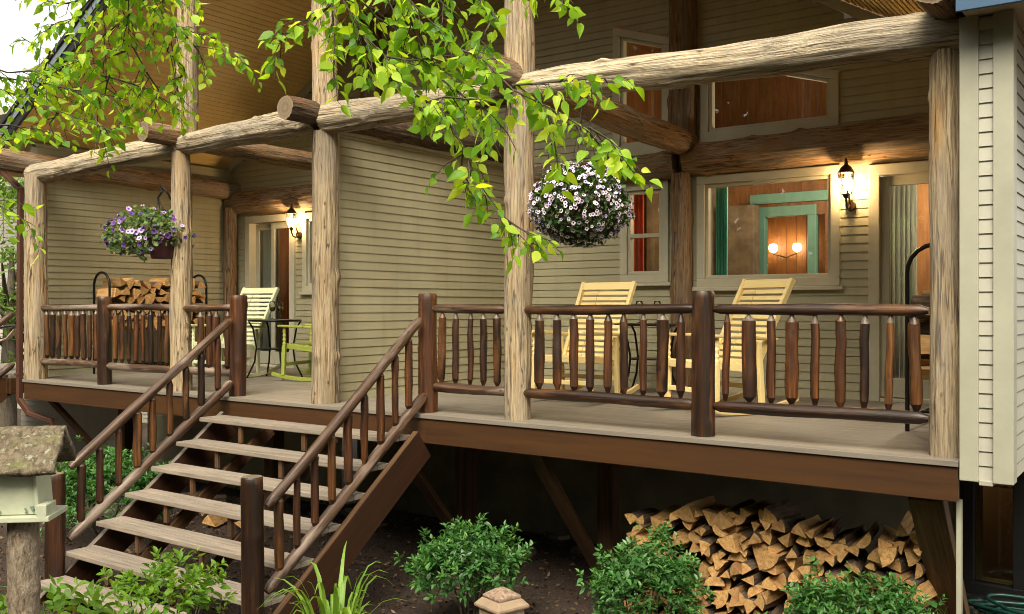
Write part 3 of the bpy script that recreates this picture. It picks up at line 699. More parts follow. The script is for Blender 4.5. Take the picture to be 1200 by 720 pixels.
newel(t,-6.6,-1.77,-1.6,-.50,.078,M['spindle']); stair_rail(t,-6.6,(82,548),(271,375),(80,632),(271,448),[95,117,139,161,179,199,218,236,255],.042,.047,'railgrey')

# ------------------------------------------------------------------ chairs
def make_chair(label,mt,group=None):
    t=thing('rocking_chair',label,'rocking chair',(0,0,0),0,group)
    hw=.29
    def bp(s): # point along the reclined back, s 0..1
        return Vector((0,.17+.36*s+.04*s*s,.38+.74*s))
    b=MB()
    for sx in (-1,1):
        pts=[bp(q/4)+Vector((sx*(hw-.02+.015*q/4),0,0)) for q in range(5)]
        for i in range(4): b.plank(pts[i],pts[i+1]+(pts[i+1]-pts[i])*.02,.036,.05,(0,1,0))
    for k in range(12):
        s=.06+.80*k/11; c=bp(s); ang=math.atan2(.4,.74)
        Mx=Matrix.Rotation(-ang,3,'X')
        for (xx,yy,rz_) in ((-.165,.004,-.09),(0,.013,0),(.165,.004,.09)):
            b.box(c+Vector((xx,yy-.01,0)),(.172,.014,.040),Matrix.Rotation(rz_,3,'Z')@Mx)
    b.box(bp(.955)+Vector((0,-.005,0)),(2*hw-.02,.02,.085),Matrix.Rotation(-math.atan2(.42,.74),3,'X'))
    b.build('backrest',mt,t,.004)
    b=MB()
    for k in range(8):
        u=k/7; b.box((0,-.28+.46*u,.435-.05*u+.012*math.sin(u*3.1)),(2*hw-.04,.052,.016))
    for sx in (-1,1): b.plank((sx*(hw-.03),-.31,.42),(sx*(hw-.03),.22,.36),.03,.06)
    b.plank((-hw+.03,-.30,.41),(hw-.03,-.30,.41),.03,.06); b.build('seat',mt,t,.004)
    for sx in (-1,1):
        b=MB(); b.plank((sx*(hw+.02),-.36,.655),(sx*(hw+.02),-.02,.645),.085,.026); b.plank((sx*(hw+.02),-.02,.645),(sx*(hw+.015),.36,.615),.06,.026); b.build('armrest',mt,t,.008)
        b=MB(); x=sx*(hw+.015)
        b.plank((x,-.30,.07),(x,-.29,.43),.045,.042,(0,1,0))
        b.lathe([(.020,.43),(.024,.45),(.015,.465),(.023,.49),(.015,.515),(.023,.54),(.015,.565),(.023,.59),(.018,.615),(.02,.645)],10,(x,-.29,0)); b.build('leg',mt,t,.003)
        b=MB(); b.plank((x,.20,.05),(x,.16,.60),.04,.045,(0,1,0)); b.build('leg',mt,t,.004)
        b=MB(); P=[]
        for q in range(11):
            y=-.46+1.06*q/10; P.append(Vector((x,y,.028+.16*(y-.02)**2*1.6)))
        for i in range(10): b.plank(P[i],P[i+1]+(P[i+1]-P[i])*.05,.032,.045)
        b.build('rocker',mt,t,.004)
    for yy,zz in ((-.295,.20),(.19,.22)):
        b=MB(); b.plank((-hw,yy,zz),(hw,yy,zz),.025,.04); b.build('stretcher',mt,t,.003)
    return t
def put(o,px_,t_,face):
    D=_d(px_,400); o.location=(CAM[0]+t_*D[0],CAM[1]+t_*D[1],0); o.rotation_euler=(0,0,math.atan2(face[1],face[0])+math.pi/2)
cy=make_chair('yellow slatted rocking chair facing straight out, by the white flower basket',M['chairY'],'yellow rocking chairs'); put(cy,678,.0080,(.0,-1))
cy2=copy_tree(cy); cy2['label']='yellow slatted rocking chair turned sideways under the large picture window'; put(cy2,842,.0072,(-.42,-.9))
cc=make_chair('cream slatted rocking chair on the far porch beside the black table',M['chairC']); put(cc,268,.0107,(.12,-1))
cg=make_chair('lime green rocking chair half hidden behind the middle log post',M['chairG']); put(cg,374,.0103,(-1,-.30))

# ------------------------------------------------------------------ tables and glasses
def side_table(label,px_,t_,w,h,rnd):
    D=_d(px_,400); t=thing('side_table',label,'side table',(CAM[0]+t_*D[0],CAM[1]+t_*D[1],0),.2)
    b=MB()
    if rnd: b.lathe([(0,h-.02),(w/2-.01,h-.022),(w/2,h-.012),(w/2,h),(w/2-.01,h+.004),(0,h+.003)],36)
    else: b.box((0,0,h-.01),(w,.42,.022))
    b.build('table_top',M['black'],t,.004 if not rnd else 0)
    for sx in (-1,1):
        for sy in (-1,1):
            b=MB(); P=[(sx*w*.40,sy*.17,h-.02),(sx*w*.33,sy*.15,h-.10),(sx*w*.27,sy*.13,.38),(sx*w*.30,sy*.14,.2),(sx*w*.42,sy*.19,0)]
            b.tube(P,.011,8,.05); b.build('leg',M['black'],t)
    b=MB(); b.box((0,0,.36),(w*.55,.28,.014)); b.build('shelf',M['black'],t,.003)
    return t
ta=side_table('low black metal table holding two wine glasses on the far porch',322,.0106,.66,.72,True)
tb=side_table('dark metal table between the yellow rocking chairs',762,.0086,.62,.715,False)
def wine_glass(label,loc,wine):
    t=thing('wine_glass',label,'wine glass',loc)
    b=MB(); b.lathe([(0,.003),(.034,.003),(.030,.007),(.006,.012),(.0045,.085),(.010,.095),(.028,.112),(.038,.14),(.040,.165),(.036,.20),(.031,.225),(.0295,.225),(.034,.20),(.0385,.165),(.0365,.14),(.027,.114),(.006,.098)],20); b.build('bowl',M['glassc'],t)
    if wine:
        b=MB(); b.lathe([(0,.099),(.025,.114),(.0355,.14),(.0375,.158),(0,.1585)],20); b.build('wine',M['wine'],t)
z=.724
D=Vector(ta.location)
Lft=Vector((-CR[0],-CR[1],0))
wine_glass('wine glass of white wine on the black table, the one nearer the cream chair',D+Lft*.03+Vector((0,0,z)),True)
wine_glass('wine glass of white wine on the black table, the one nearer the log post',D-Lft*.07+Vector((.0,.0,z)),True)
D=Vector(tb.location); z=.717
wine_glass('empty stemmed glass left on the dark table, nearer the front facing rocker',D+Lft*.11+Vector((0,0,z)),False)
wine_glass('empty stemmed glass on the dark table, nearer the sideways rocker',D-Lft*.07+Vector((0,0,z)),False)

# ------------------------------------------------------------------ lanterns
def lantern(label,x,z):
    t=thing('wall_lantern',label,'wall lantern',(x,BY-.02,z)); y=-.15
    b=MB(); b.lathe([(0,-.20),(.045,-.195),(.05,-.185),(0,-.18)],16); 
    b=MB(); b.tube([(0,.01,-.20),(0,-.03,-.20)],[.05,.045],16); b.build('wall_plate',M['bronze'],t)
    b=MB(); b.tube([(0,-.03,-.20),(0,-.07,-.235),(0,-.12,-.22),(0,y,-.16),(0,y,-.11)],.011,8,.02); b.tube([(0,-.03,-.17),(.0,-.06,-.11),(0,-.045,-.06),(0,-.02,-.05)],.009,8,.02); b.lathe([(0,-.15),(.02,-.14),(.03,-.115),(.05,-.10)],12,(0,y,0)); b.build('arm',M['bronze'],t)
    b=MB()
    for k in range(6):
        a=k*math.pi/3; b.tube([(.045*math.cos(a),y+.045*math.sin(a),-.10),(.075*math.cos(a),y+.075*math.sin(a),.0),(.068*math.cos(a),y+.068*math.sin(a),.10)],.005,6)
    b.build('cage',M['bronze'],t)
    b=MB(); b.lathe([(.085,.095),(.075,.11),(.05,.15),(.02,.175),(.015,.19),(.018,.20),(.010,.215),(.004,.24),(0,.242)],12,(0,y,0)); b.build('cap',M['bronze'],t)
    b=MB(); b.lathe([(.042,-.095),(.070,.0),(.064,.095)],6,(0,y,0),sm=False); b.build('lamp_glass',M['glassc'],t)
    b=MB(); b.lathe([(0,-.07),(.018,-.06),(.026,-.02),(.030,.01),(.018,.05),(0,.065)],12,(0,y,0)); b.build('bulb',M['bulb'],t)
    l=bpy.data.lights.new('lantern_light','POINT'); l.energy=22; l.color=(1,.66,.32); l.shadow_soft_size=.05
    o=bpy.data.objects.new('lantern_light',l); COL.objects.link(o); o.location=(x,BY-.02+y-.0,z); 
    return t
lantern('lit carriage lantern on the siding between picture window and glass door',-1.56,2.05)
lantern('lit carriage lantern above the cream rocking chair on the far porch',-9.27,2.10)
def plight(loc,e,c=(1,.62,.30),s=.1):
    l=bpy.data.lights.new('sconce_and_fill_light','POINT'); l.energy=e; l.color=c; l.shadow_soft_size=s; o=bpy.data.objects.new('sconce_and_fill_light',l); COL.objects.link(o); o.location=loc
plight((c0.x,6.95,c0.z),2.2); plight((c1.x,6.95,c1.z),2.2); plight((-2.0,4.6,2.3),9); plight((-.75,4.6,2.1),45,(1,.86,.66)); plight((-3.75,4.1,1.9),7); plight((-2.75,4.0,2.2),7,(1,.9,.75)); plight((-9.9,4.3,2.1),6); plight((-9,5,2.2),1.2); plight((-.7,2.95,-.4),1.2)  # sconce lights come first; the rest are added fill, no lamp stands there

# ------------------------------------------------------------------ firewood
def firewood_mesh(seed,L=.40):
    rnd=random.Random(seed); kind=rnd.choice(['wedge','wedge','wedge','wedge','half','quarter','quarter'])
    r=rnd.uniform(.085,.125); pts=[];bk=[]
    if kind in('wedge','quarter'):
        a=rnd.uniform(.6,1.0) if kind=='wedge' else 1.45
        pts=[(0,0)]+[(r*math.cos(a*(q/4-.5))*1.35,r*math.sin(a*(q/4-.5))*1.5) for q in range(5)]; bk=[1,2,3,4]
    elif kind=='half': pts=[(r*math.cos(math.pi*q/6),r*math.sin(math.pi*q/6)*.8) for q in range(7)]; bk=range(0,6)
    else: pts=[(-r,-.03),(r,-.035),(r*.9,.02),(.1*r,.045),(-r*.9,.025)]; bk=[2,3]
    cx=sum(p[0] for p in pts)/len(pts); cy=sum(p[1] for p in pts)/len(pts)
    pts=[((p[0]-cx)*rnd.uniform(.9,1.1),(p[1]-cy)*rnd.uniform(.9,1.1)) for p in pts]
    n=len(pts); b=MB(); o=rnd.uniform(0,30); ks=4; V=[];W=[]
    for i in range(ks+1):
        y=-L/2+L*i/ks; tw=.04*math.sin(i*2+seed)
        for p in pts:
            s=1+rnd.uniform(-.05,.05); x_,z_=p[0]*s,p[1]*s
            V.append((x_+tw*.1,y,z_)); W.append((x_+o,z_+o,y+o))
    for j in range(n):
        jj=(j+1)%n
        b2=[(i*n+j,(i+1)*n+j,(i+1)*n+jj,i*n+jj) for i in range(ks)]
        base=b.n
        VV=[V[i*n+k] for i in range(ks+1) for k in (j,jj)]; WW=[W[i*n+k] for i in range(ks+1) for k in (j,jj)]
        b.add(VV,[(2*i,2*i+1,2*i+3,2*i+2) for i in range(ks)],WW,1 if j in bk else 0)
    b.add(V[:n],[tuple(range(n))],[(p[0]*1+o,o+p[1],o) for p in pts],0); b.add(V[-n:],[tuple(reversed(range(n)))],[(p[0]+o,o+p[1],o+1) for p in pts],0)
    return b
FW=[]
def fw(i,loc,axis_rz,roll,label,group,sc_=1,tilt=0):
    if i>=len(FW) or FW[i] is None:
        while len(FW)<=i: FW.append(None)
        FW[i]=firewood_mesh(i*13+5).build('firewood_log',[M['split'],M['bark']]); o=FW[i]
    else: o=FW[i].copy(); COL.objects.link(o)
    o.rotation_euler=(Matrix.Rotation(axis_rz,3,'Z')@Matrix.Rotation(tilt,3,'X')@Matrix.Rotation(roll,3,'Y')).to_euler(); o.location=loc; o.scale=(sc_,1,sc_)
    tag(o,label,'firewood',group)
rw=random.Random(3)
row=0; z=-1.50
prof=lambda x: -.60+.06*math.sin(x*4+1)+.12*max(0,(x+1.0)/.8)
while z<-.42:
    x=-2.36+.06*(row%2)+rw.uniform(-.02,.02)
    while x<-.30:
        if z<prof(x):
            roll=rw.uniform(0,6.28)
            fw(rw.randrange(26),(x,.60+rw.uniform(-.05,.05),z+rw.uniform(-.02,.02)),rw.uniform(-.16,.16),roll,'split firewood log end showing in the big stack under the deck','firewood stacked under the deck',rw.uniform(.46,.95),rw.uniform(-.08,.08))
        x+=rw.uniform(.088,.12)
    z+=.078; row+=1
# scattered splits under the stairs
for (qx,qy) in ((240,548),(226,575),(270,585),(293,555),(205,560),(284,600)):
    P=onZ(qx,qy+70,-1.50)
    P=onY(qx,qy,.9); P.z=-1.49+.0
    fw(rw.randrange(22),(P.x,rw.uniform(.4,1.2),-1.45+rw.uniform(0,.06)),rw.uniform(0,3),rw.uniform(0,6),'loose split of firewood lying on the ground behind the stairs','loose firewood behind the stairs',1.1)

def rack(label,x0,x1,y0,y1,zt,face):
    t=thing('firewood_rack',label,'firewood rack',((x0+x1)/2,(y0+y1)/2,0)); off=Vector(t.location)
    r=(x1-x0)/2
    for y in (y0,y1):
        P=[Vector((x0,y,.0)),Vector((x0,y,zt-r))]+[Vector(((x0+x1)/2-r*math.cos(a),y,zt-r+r*math.sin(a))) for a in np.linspace(.2,math.pi-.2,9)]+[Vector((x1,y,zt-r)),Vector((x1,y,.0))]
        b=MB(); b.tube([p-off for p in P],.016,8,sm=True); b.build('hoop',M['black'],t)
    b=MB()
    for x in (x0,x1): b.tube([Vector((x,y0,.10))-off,Vector((x,y1,.10))-off],.014,8)
    for y in np.linspace(y0,y1,4): b.tube([Vector((x0,y,.10))-off,Vector((x1,y,.10))-off],.012,8)
    b.build('base',M['black'],t)
    return t
rack('black hooped log rack full of split wood against the far porch wall',-10.62,-10.26,.96,2.44,1.33,1)
z=.66; row=0
while z<1.22:
    y=1.06+.06*(row%2)
    while y<2.38:
        fw(rw.randrange(22),(-10.44+rw.uniform(-.03,.03),y,z),math.pi/2+rw.uniform(-.08,.08),rw.uniform(0,6.28),'split log in the hooped rack on the far porch','firewood in the far porch rack',rw.uniform(.75,1.05))
        y+=rw.uniform(.12,.15)
    z+=.105; row+=1
rack('black hooped log rack by the glass door, partly behind the corner post',-.56,-.18,1.18,2.55,1.33,-1)
z=.42; row=0
while z<1.0:
    y=1.28+.06*(row%2)
    while y<1.85:
        fw(rw.randrange(22),(-.37+rw.uniform(-.03,.03),y,z),-math.pi/2+rw.uniform(-.08,.08),rw.uniform(0,6.28),'split log in the hooped rack beside the glass door','firewood in the near porch rack',rw.uniform(.75,1.05))
        y+=rw.uniform(.12,.15)
    z+=.105; row+=1

# ------------------------------------------------------------------ hanging baskets
def flower_mesh(mo,mc,name):
    b=MB(); n=10; V=[];r0=.5
    ring1=[(.5*(1+.10*math.cos(5*a))*math.cos(a),.5*(1+.10*math.cos(5*a))*math.sin(a),.10+.04*math.cos(5*a)) for a in np.linspace(0,2*math.pi,n*2,endpoint=False)]
    ring2=[(.21*math.cos(a),.21*math.sin(a),.05) for a in np.linspace(0,2*math.pi,n*2,endpoint=False)]
    N=n*2
    b.add(ring1+ring2,[(i,(i+1)%N,N+(i+1)%N,N+i) for i in range(N)],None,0,True)
    b.add(ring2+[(0,0,-.10)],[(i,(i+1)%N,N) for i in range(N)],None,1,True)
    return b
def scatter_flowers(t,items,mats,maxparts=100,name='flower'):
    """items: (pos,dir,size,matindex) sorted by how squarely they face the path"""
    protos={}
    items=sorted(items,key=lambda q:-q[4])
    rest=items[maxparts:]
    for (p,d,s,k,_) in items[:maxparts]:
        if k not in protos: o=flower_mesh(None,None,name).build(name,list(mats[k]),t); protos[k]=o
        else: o=protos[k].copy(); COL.objects.link(o); o.parent=t
        o.location=p; o.scale=(s,s,s); o.rotation_euler=Vector(d).to_track_quat('Z','Y').to_euler()
    if rest:
        b=MB(); ml=[m for pr in mats for m in pr]
        base=flower_mesh(None,None,name)
        for (p,d,s,k,_) in rest:
            q=Vector(d).to_track_quat('Z','Y').to_matrix()
            V=[q@(Vector(v)*s)+Vector(p) for v in base.v]; off=b.n
            b.v.extend([tuple(v) for v in V]); b.w.extend([tuple(v) for v in V]); b.f.extend([tuple(i+off for i in f) for f in base.f]); b.mi.extend([mi+2*k for mi in base.mi]); b.sm.extend([True]*len(base.f)); b.n+=len(V)
        o=b.build('blossoms',ml,t); o['kind']='stuff'
def basket(label,cen,rx,ry,rz,nl,leafm,leafs,nf,fs,mats,probs,potp,potr,hang,droop):
    t=thing('hanging_basket',label,'hanging basket',cen); C=np.array(cen); view=np.array(CAM)-C; view/=np.linalg.norm(view)
    pos=[];dr=[];sz=[];rl=[]
    sd=RS.rand(3)*20
    def surf(jit):
        v=RS.randn(3); v/=np.linalg.norm(v)
        rad=(1+(.14+.2*(droop>.3))*mnoise.noise(Vector(v*2.2+sd))+(.12+.2*(droop>.3))*mnoise.noise(Vector(v*5+sd)))*jit
        return v,v*np.array([rx,ry,rz])*rad
    for i in range(nl):
        v,p=surf(1-abs(RS.randn())*.15)
        pos.append(p); d=v*.6+RS.randn(3)*.6; d[2]-=droop; dr.append(d); sz.append(leafs*RS.uniform(.6,1.25)); rl.append(RS.randn()*.8)
    leaf_mesh('foliage','round',pos,dr,sz,rl,leafm,t)
    items=[]
    for i in range(nf):
        v,p=surf(1.03+.05*RS.rand())
        d=v+RS.randn(3)*.35; k=int(np.searchsorted(np.cumsum(probs),RS.rand())); k=min(k,len(mats)-1)
        items.append((tuple(p),tuple(d),fs*RS.uniform(.75,1.15),k,float(np.dot(v,view))))
    scatter_flowers(t,items,mats)
    off=Vector(cen); pc=Vector(potp)-off
    b=MB(); b.lathe([(0,-.2),(potr*.72,-.2),(potr*.78,-.18),(potr*.95,-.02),(potr*1.05,0),(potr*1.05,.03),(potr*.95,.03),(potr*.9,-.02),(0,-.02)],24,pc); b.build('pot',M['pot'],t)
    b=MB(); hp=Vector(hang)-off
    for k in range(3):
        a=k*2.1+.4; b.tube([pc+Vector((potr*math.cos(a),potr*math.sin(a),.02)),hp],.003,5)
    b.build('hanger_wire',M['black'],t)
    return t
c=onY(679,240,-.02); basket('hanging basket ball of small white petunias with dark centres',c,.345,.345,.285,4200,M['leafP'],.034,950,.029,[(M['petW'],M['petD']),(M['petL'],M['petD'])],[.82,1],c+Vector((0,0,.0)),.16,(c.x,.06,2.50),.25)
c=onY(172,274,-.02); pp=onY(190,288,-.02); hk=onY(186,232,-.02)
basket('hanging basket of trailing purple and lilac petunias in maroon pot',c,.46,.36,.24,1500,M['leafP2'],.05,170,.055,[(M['petP'],M['petD']),(M['petL'],M['petP'])],[.62,1],pp+Vector((0,0,.06)),.145,hk,.35)
t=thing('basket_hook','black scrolled hook bracket on the log post holding the purple basket','hook',(px[220]-.10,PY,1.95)); off=Vector(t.location)
b=MB(); b.tube([Vector((0,-.0,-.25)),Vector((-.02,-.03,.05)),Vector((-.05,-.07,.16)),Vector((-.14,-.10,.235)),hk-off+Vector((.06,0,.06)),hk-off+Vector((-.01,0,.0)),hk-off+Vector((.0,0,-.07))],.010,8,.02); b.build('arm',M['black'],t)
b=MB(); b.box((.0,0,-.2),(.02,.03,.3)); b.build('wall_plate',M['black'],t,.003)
t=thing('basket_hook','small black hook under the front beam holding the white basket','hook',(onY(679,240,-.02).x,.06,2.5))
b=MB(); b.tube([(0,0,.02),(0,0,-.03),(.02,0,-.05),(.02,0,-.075),(0,0,-.085),(-.012,0,-.07)],.005,6,.01); b.build('hook',M['black'],t)

# ------------------------------------------------------------------ downspout
t=thing('downspout','brown downspout beside the pale corner log post','downspout',(-10.82,.08,-1.5)); off=Vector(t.location)
P=[onY(-25,180,.15),onY(1,200,.10),onY(24,222,.08),Vector((-10.81,.08,-.27)),onY(34,484,.12),onY(60,493,.25),onY(63,505,.25),Vector((onY(63,505,.25).x,.25,-1.5))]
b=MB()
for k in range(len(P)-1):
    d=(P[k+1]-P[k]).normalized(); b.plank(P[k]-off-d*.02,P[k+1]-off+d*.02,.075,.055,(0,1,0) if abs(d.z)>.5 else (0,0,1))
b.build('pipe',M['brownmetal'],t,.006)
for z_ in (.04,2.0):
    b=MB(); b.box((0,0,z_+1.5),(.10,.075,.03)); b.build('strap',M['brownmetal'],t,.003)

# ------------------------------------------------------------------ birdhouse
BD=3.45
bc=atD(33,600,BD)
t=thing('birdhouse','weathered pale green birdhouse with mossy slab roof on a bark post','birdhouse',(bc.x,bc.y,gz(bc.x,bc.y)),math.atan2(CF[1],CF[0])-math.pi/2+.12)
h0=bc.z-t.location.z   # height of the floor plank
b=MB(); b.tube([(-.03,0,-.05),(-.02,.0,h0*.5),(-.012,0,h0-.02)],[.062,.056,.052],22,.02,.10,6,.05,30,0,None,.01,knots=9); b.build('post',[M['stump']],t)
b=MB(); b.box((-.02,.0,h0-.008),(.25,.20,.02)); b.box((.08,-.05,h0+.02),(.035,.10,.045)); b.build('floor_plank',M['bodygreen'],t,.003)
b=MB(); hh=.19; V=[]
for z_,w_ in ((0,.095),(hh,.080)):
    for (sx,sy) in ((-1,-1),(1,-1),(1,1),(-1,1)): V.append((-.03+sx*w_,sy*.07-.005*(z_>0),h0+.004+z_))
b.add(V,[(0,1,5,4),(1,2,6,5),(2,3,7,6),(3,0,4,7),(4,5,6,7),(3,2,1,0)]); b.box((-.03-.082,-.074,h0+.095),(.022,.012,.18),Matrix.Rotation(.08,3,'Y')); b.box((-.03+.082,-.074,h0+.095),(.014,.010,.18),Matrix.Rotation(-.08,3,'Y'))
b.build('box',M['bodygreen'],t,.003)
b=MB()   # thick slab roof: front slope with rough bark
nx,ny=26,16; V=[];W=[]
for j in range(ny+1):
    for i in range(nx+1):
        x=-.165+.31*i/nx-.01; v=j/ny
        if v<.8: q=v/.8; y=-.145+.13*q; z=h0+.165+.155*q
        else: q=(v-.8)/.2; y=-.015+.12*q; z=h0+.320-.14*q
        n_=.004*mnoise.noise((x*22,y*22,z*22))+.004*mnoise.noise((x*70,y*70,z*70))
        e=.004*mnoise.noise((x*30,7,j*.4)) if j in(0,) else 0
        V.append((x+.005*mnoise.noise((j*.9,3,i*.1))*(i in(0,nx)),y-n_,z+n_+e)); W.append((x,y,z))
b.add(V,[(j*(nx+1)+i,j*(nx+1)+i+1,(j+1)*(nx+1)+i+1,(j+1)*(nx+1)+i) for j in range(ny) for i in range(nx)],W,0,True)
o=b.build('roof',M['moss'],t); s=o.modifiers.new('thick','SOLIDIFY'); s.thickness=.022; s.offset=-1
b=MB()
for cx_ in (-.095,.035):
    for k in range(9):
        x=cx_+RS.uniform(-.026,.026); z=h0+.012+abs(RS.randn())*.014; r=RS.uniform(.004,.007)
        b.box((x,-.0735-.0015+.0,z),(r*2,.002,r*1.2),Matrix.Rotation(RS.uniform(-1,1),3,'Y'))
b.build('stencil',M['stencil'],t)

# ------------------------------------------------------------------ path post with cap
pc=atD(588,690,3.2)
t=thing('garden_post','short tan post with speckled pyramid cap before the bushes','post',(pc.x,pc.y,gz(pc.x,pc.y)),R(35.6+38)); H=pc.z-t.location.z
b=MB(); b.b2(-.055,.055,-.055,.055,0,H-.05); b.build('shaft',M['capbase'],t,.004)
def pyr(b,z0,w0,z1,w1,mi):
    V=[(sx*w,sy*w,z) for z,w in ((z0,w0),(z1,w1)) for sx,sy in ((-1,-1),(1,-1),(1,1),(-1,1))]
    b.add(V,[(0,1,5,4),(1,2,6,5),(2,3,7,6),(3,0,4,7),(4,5,6,7),(3,2,1,0)],None,mi)
b=MB(); pyr(b,H-.062,.066,H-.052,.068,0); pyr(b,H-.052,.068,H-.03,.049,0); pyr(b,H-.030,.046,H-.020,.047,1); pyr(b,H-.020,.047,H,.018,1); b.build('cap',[M['capbase'],M['rockcap']],t,.003)

# ------------------------------------------------------------------ hose
t=thing('garden_hose','coil of dark green garden hose below the black framed window','hose',(.15,2.0,-1.5))
b=MB(); P=[]
for i in range(150):
    a=i*.22; r=.30+.05*math.sin(i*.13)+.035*math.sin(i*.71); P.append((r*1.25*math.cos(a)+.02*math.sin(i*.3),r*.75*math.sin(a),.02+.0011*i+.012*math.sin(i*.37)))
b.tube(P,.014,8); b.build('coil',M['hose'],t)

# ------------------------------------------------------------------ shrubs and plants
def gbase(px_,d): D=_d(px_,358); p=_at(d/F,D); return (p.x,p.y,gz(p.x,p.y))
bA=gbase(549,7.25); shrub('leafy_shrub','rounded green shrub right of the stairs behind the capped post','shrub',bA,.44,.385,.37,.29,560,.068,M['leafS'],'shrubs along the porch front')
bB=gbase(757,6.5); shrub('leafy_shrub','rounded green shrub before the firewood stack and the diagonal brace','shrub',bB,.46,.37,.35,.37,560,.064,M['leafS'],'shrubs along the porch front')
bC=gbase(1012,6.0); shrub('leafy_shrub','low spreading green shrub at the corner support, hiding the stack base','shrub',bC,.40,.48,.36,.33,620,.06,M['leafS'],'shrubs along the porch front')
bD=(-8.2,-.35,-1.55); shrub('leafy_shrub','dark green shrub behind the far stair railing','shrub',bD,.42,.75,.55,.50,900,.07,M['leafS'],'shrubs along the porch front')
bE=gbase(194,5.2); shrub('young_shrub','bright leafy young plant rising in front of the bottom steps','plant',bE,.58,.30,.28,.22,90,.072,M['leafY'],None,'mid',per=8)
bF=gbase(48,3.9); shrub('young_shrub','loose light green plant at the foot of the birdhouse','plant',bF,.66,.30,.24,.17,30,.085,M['leafY'],None,'mid',per=6)
# strap leaved clump
gb=gbase(392,5.0)
t=thing('grass_clump','clump of long arching strap leaves below the near stair railing','plant',gb)
b=MB(); tops=Vector(gb)
def blade(b,a,L,h,w,dx):
    P=[];n=9
    for i in range(n):
        u=i/(n-1); rr=.03+L*u**1.6; zz=h*(1-(1-u)**1.8)-max(0,u-.68)*h*1.1*dx
        P.append(Vector((rr*math.cos(a),rr*math.sin(a),zz)))
    sidev=Vector((-math.sin(a),math.cos(a),0)); V=[]
    for i,p in enumerate(P):
        u=i/(n-1); ww=w*(1-u**2.2)+.0008
        V+=[p-sidev*ww+Vector((0,0,ww*.5)),p,p+sidev*ww+Vector((0,0,ww*.5))]
    b.add(V,[(i*3+j,i*3+j+1,i*3+j+4,i*3+j+3) for i in range(n-1) for j in (0,1)],None,0,True)
for k in range(72): blade(b,RS.rand()*6.28,RS.uniform(.08,.42),RS.uniform(.6,1.02),RS.uniform(.011,.019),RS.uniform(0,.9))
o=b.build('leaves',M['leafG'],t); a_=o.data.attributes.new('rnd','FLOAT','POINT'); a_.data.foreach_set('value',np.repeat(RS.rand(72),27).astype(np.float32))

# flat stones and mulch chips
def flagstone(x,y,r,k):
    b=MB(); n=11; top=[];bot=[]
    for i in range(n):
        a=2*math.pi*i/n; q=r*(1+.35*mnoise.noise((math.cos(a)*1.5+k*7,math.sin(a)*1.5,k)))
        top.append((q*math.cos(a)*1.3,q*math.sin(a),.035)); bot.append((q*math.cos(a)*1.34,q*math.sin(a)*1.04,-.03))
    b.add(top+bot,[tuple(range(n))]+[(i,n+i,n+(i+1)%n,(i+1)%n) for i in range(n)])
    o=b.build('flagstone',M['stone'],None,.008); o.location=(x,y,gz(x,y)+.0); tag(o,'flat brown paving stone lying in the mulch under the deck','stone','flat stones under the deck')
for k,(qx,qy) in enumerate(((655,628),(632,612),(690,645),(668,612),(600,645),(700,620),(415,600),(438,612),(400,590),(425,590))):
    P=onZ(qx,qy,-1.53); flagstone(P.x,P.y,RS.uniform(.12,.2),k)
pos=[];dr=[];sz=[]
for i in range(9000):
    x=RS.uniform(-9.5,1); y=RS.uniform(-2.6,2.4); pos.append((x,y,gz(x,y)+RS.uniform(.004,.03))); d=RS.randn(3); d[2]*=.35; dr.append(d); sz.append(RS.uniform(.02,.06))
M['chip']=m_leaf('bark_chips',(.02,.012,.008),(.10,.06,.035),.0,.9,(.20,.13,.075))
o=leaf_mesh('bark_mulch','small',pos,dr,sz,RS.rand(9000)*6,M['chip']); tag(o,'loose bark chips and dead leaves strewn over the garden bed',None,None,'stuff')

# ------------------------------------------------------------------ overhanging tree
t=thing('leafy_tree','bright green tree whose leafy branches hang over the porch front','tree',(-4.9,-5.2,gz(-4.9,-5.2)))
off=np.array(t.location)
tr=MB(); tr.tube([(0,0,-.1),(.03,.02,1.2),(-.02,.05,2.8),(.05,.0,4.6),(.1,.05,6.2)],[.17,.14,.12,.09,.05],18,.08,.1,2,.08,30,0,None,.02); tr.build('trunk',M['trunk'],t)
leafpos=[];leafdir=[];leafsz=[];leafroll=[];leafr=[]
bb=MB()
def W3(p): return np.array(atD(p[0],p[1],p[2]))-off
def polyline(P,k):
    P=np.array(P); seg=np.linalg.norm(np.diff(P,axis=0),axis=1); acc=np.concatenate([[0],np.cumsum(seg)]); s=np.linspace(0,acc[-1],k)
    return np.stack([np.interp(s,acc,P[:,i]) for i in range(3)],1),acc[-1]
def leaves_on(P,spacing,size,droop=.8,start=.0):
    Q,L=polyline(P,max(3,int(80))); n=max(2,int(L*(1-start)/spacing)); side=1
    for i in range(n+1):
        u=start+(1-start)*i/max(1,n); idx=min(78,int(u*79)); p=Q[idx]; tan=Q[idx+1]-Q[idx]; tan/=np.linalg.norm(tan)+1e-9
        lat=np.cross(tan,[0,0,1]); lat/=np.linalg.norm(lat)+1e-9; side=-side
        d=tan*.55+lat*side*.8+RS.randn(3)*.35; d[2]-=droop*RS.uniform(.1,1.2)
        pet=d/np.linalg.norm(d)*.018
        leafpos.append(p+pet); leafdir.append(d); leafsz.append(size*RS.uniform(.6,1.2)); leafroll.append(RS.randn()*1.0); leafr.append(RS.rand())
        bb.tube([p,p+pet],[.0012,.0009],4,cap=False)
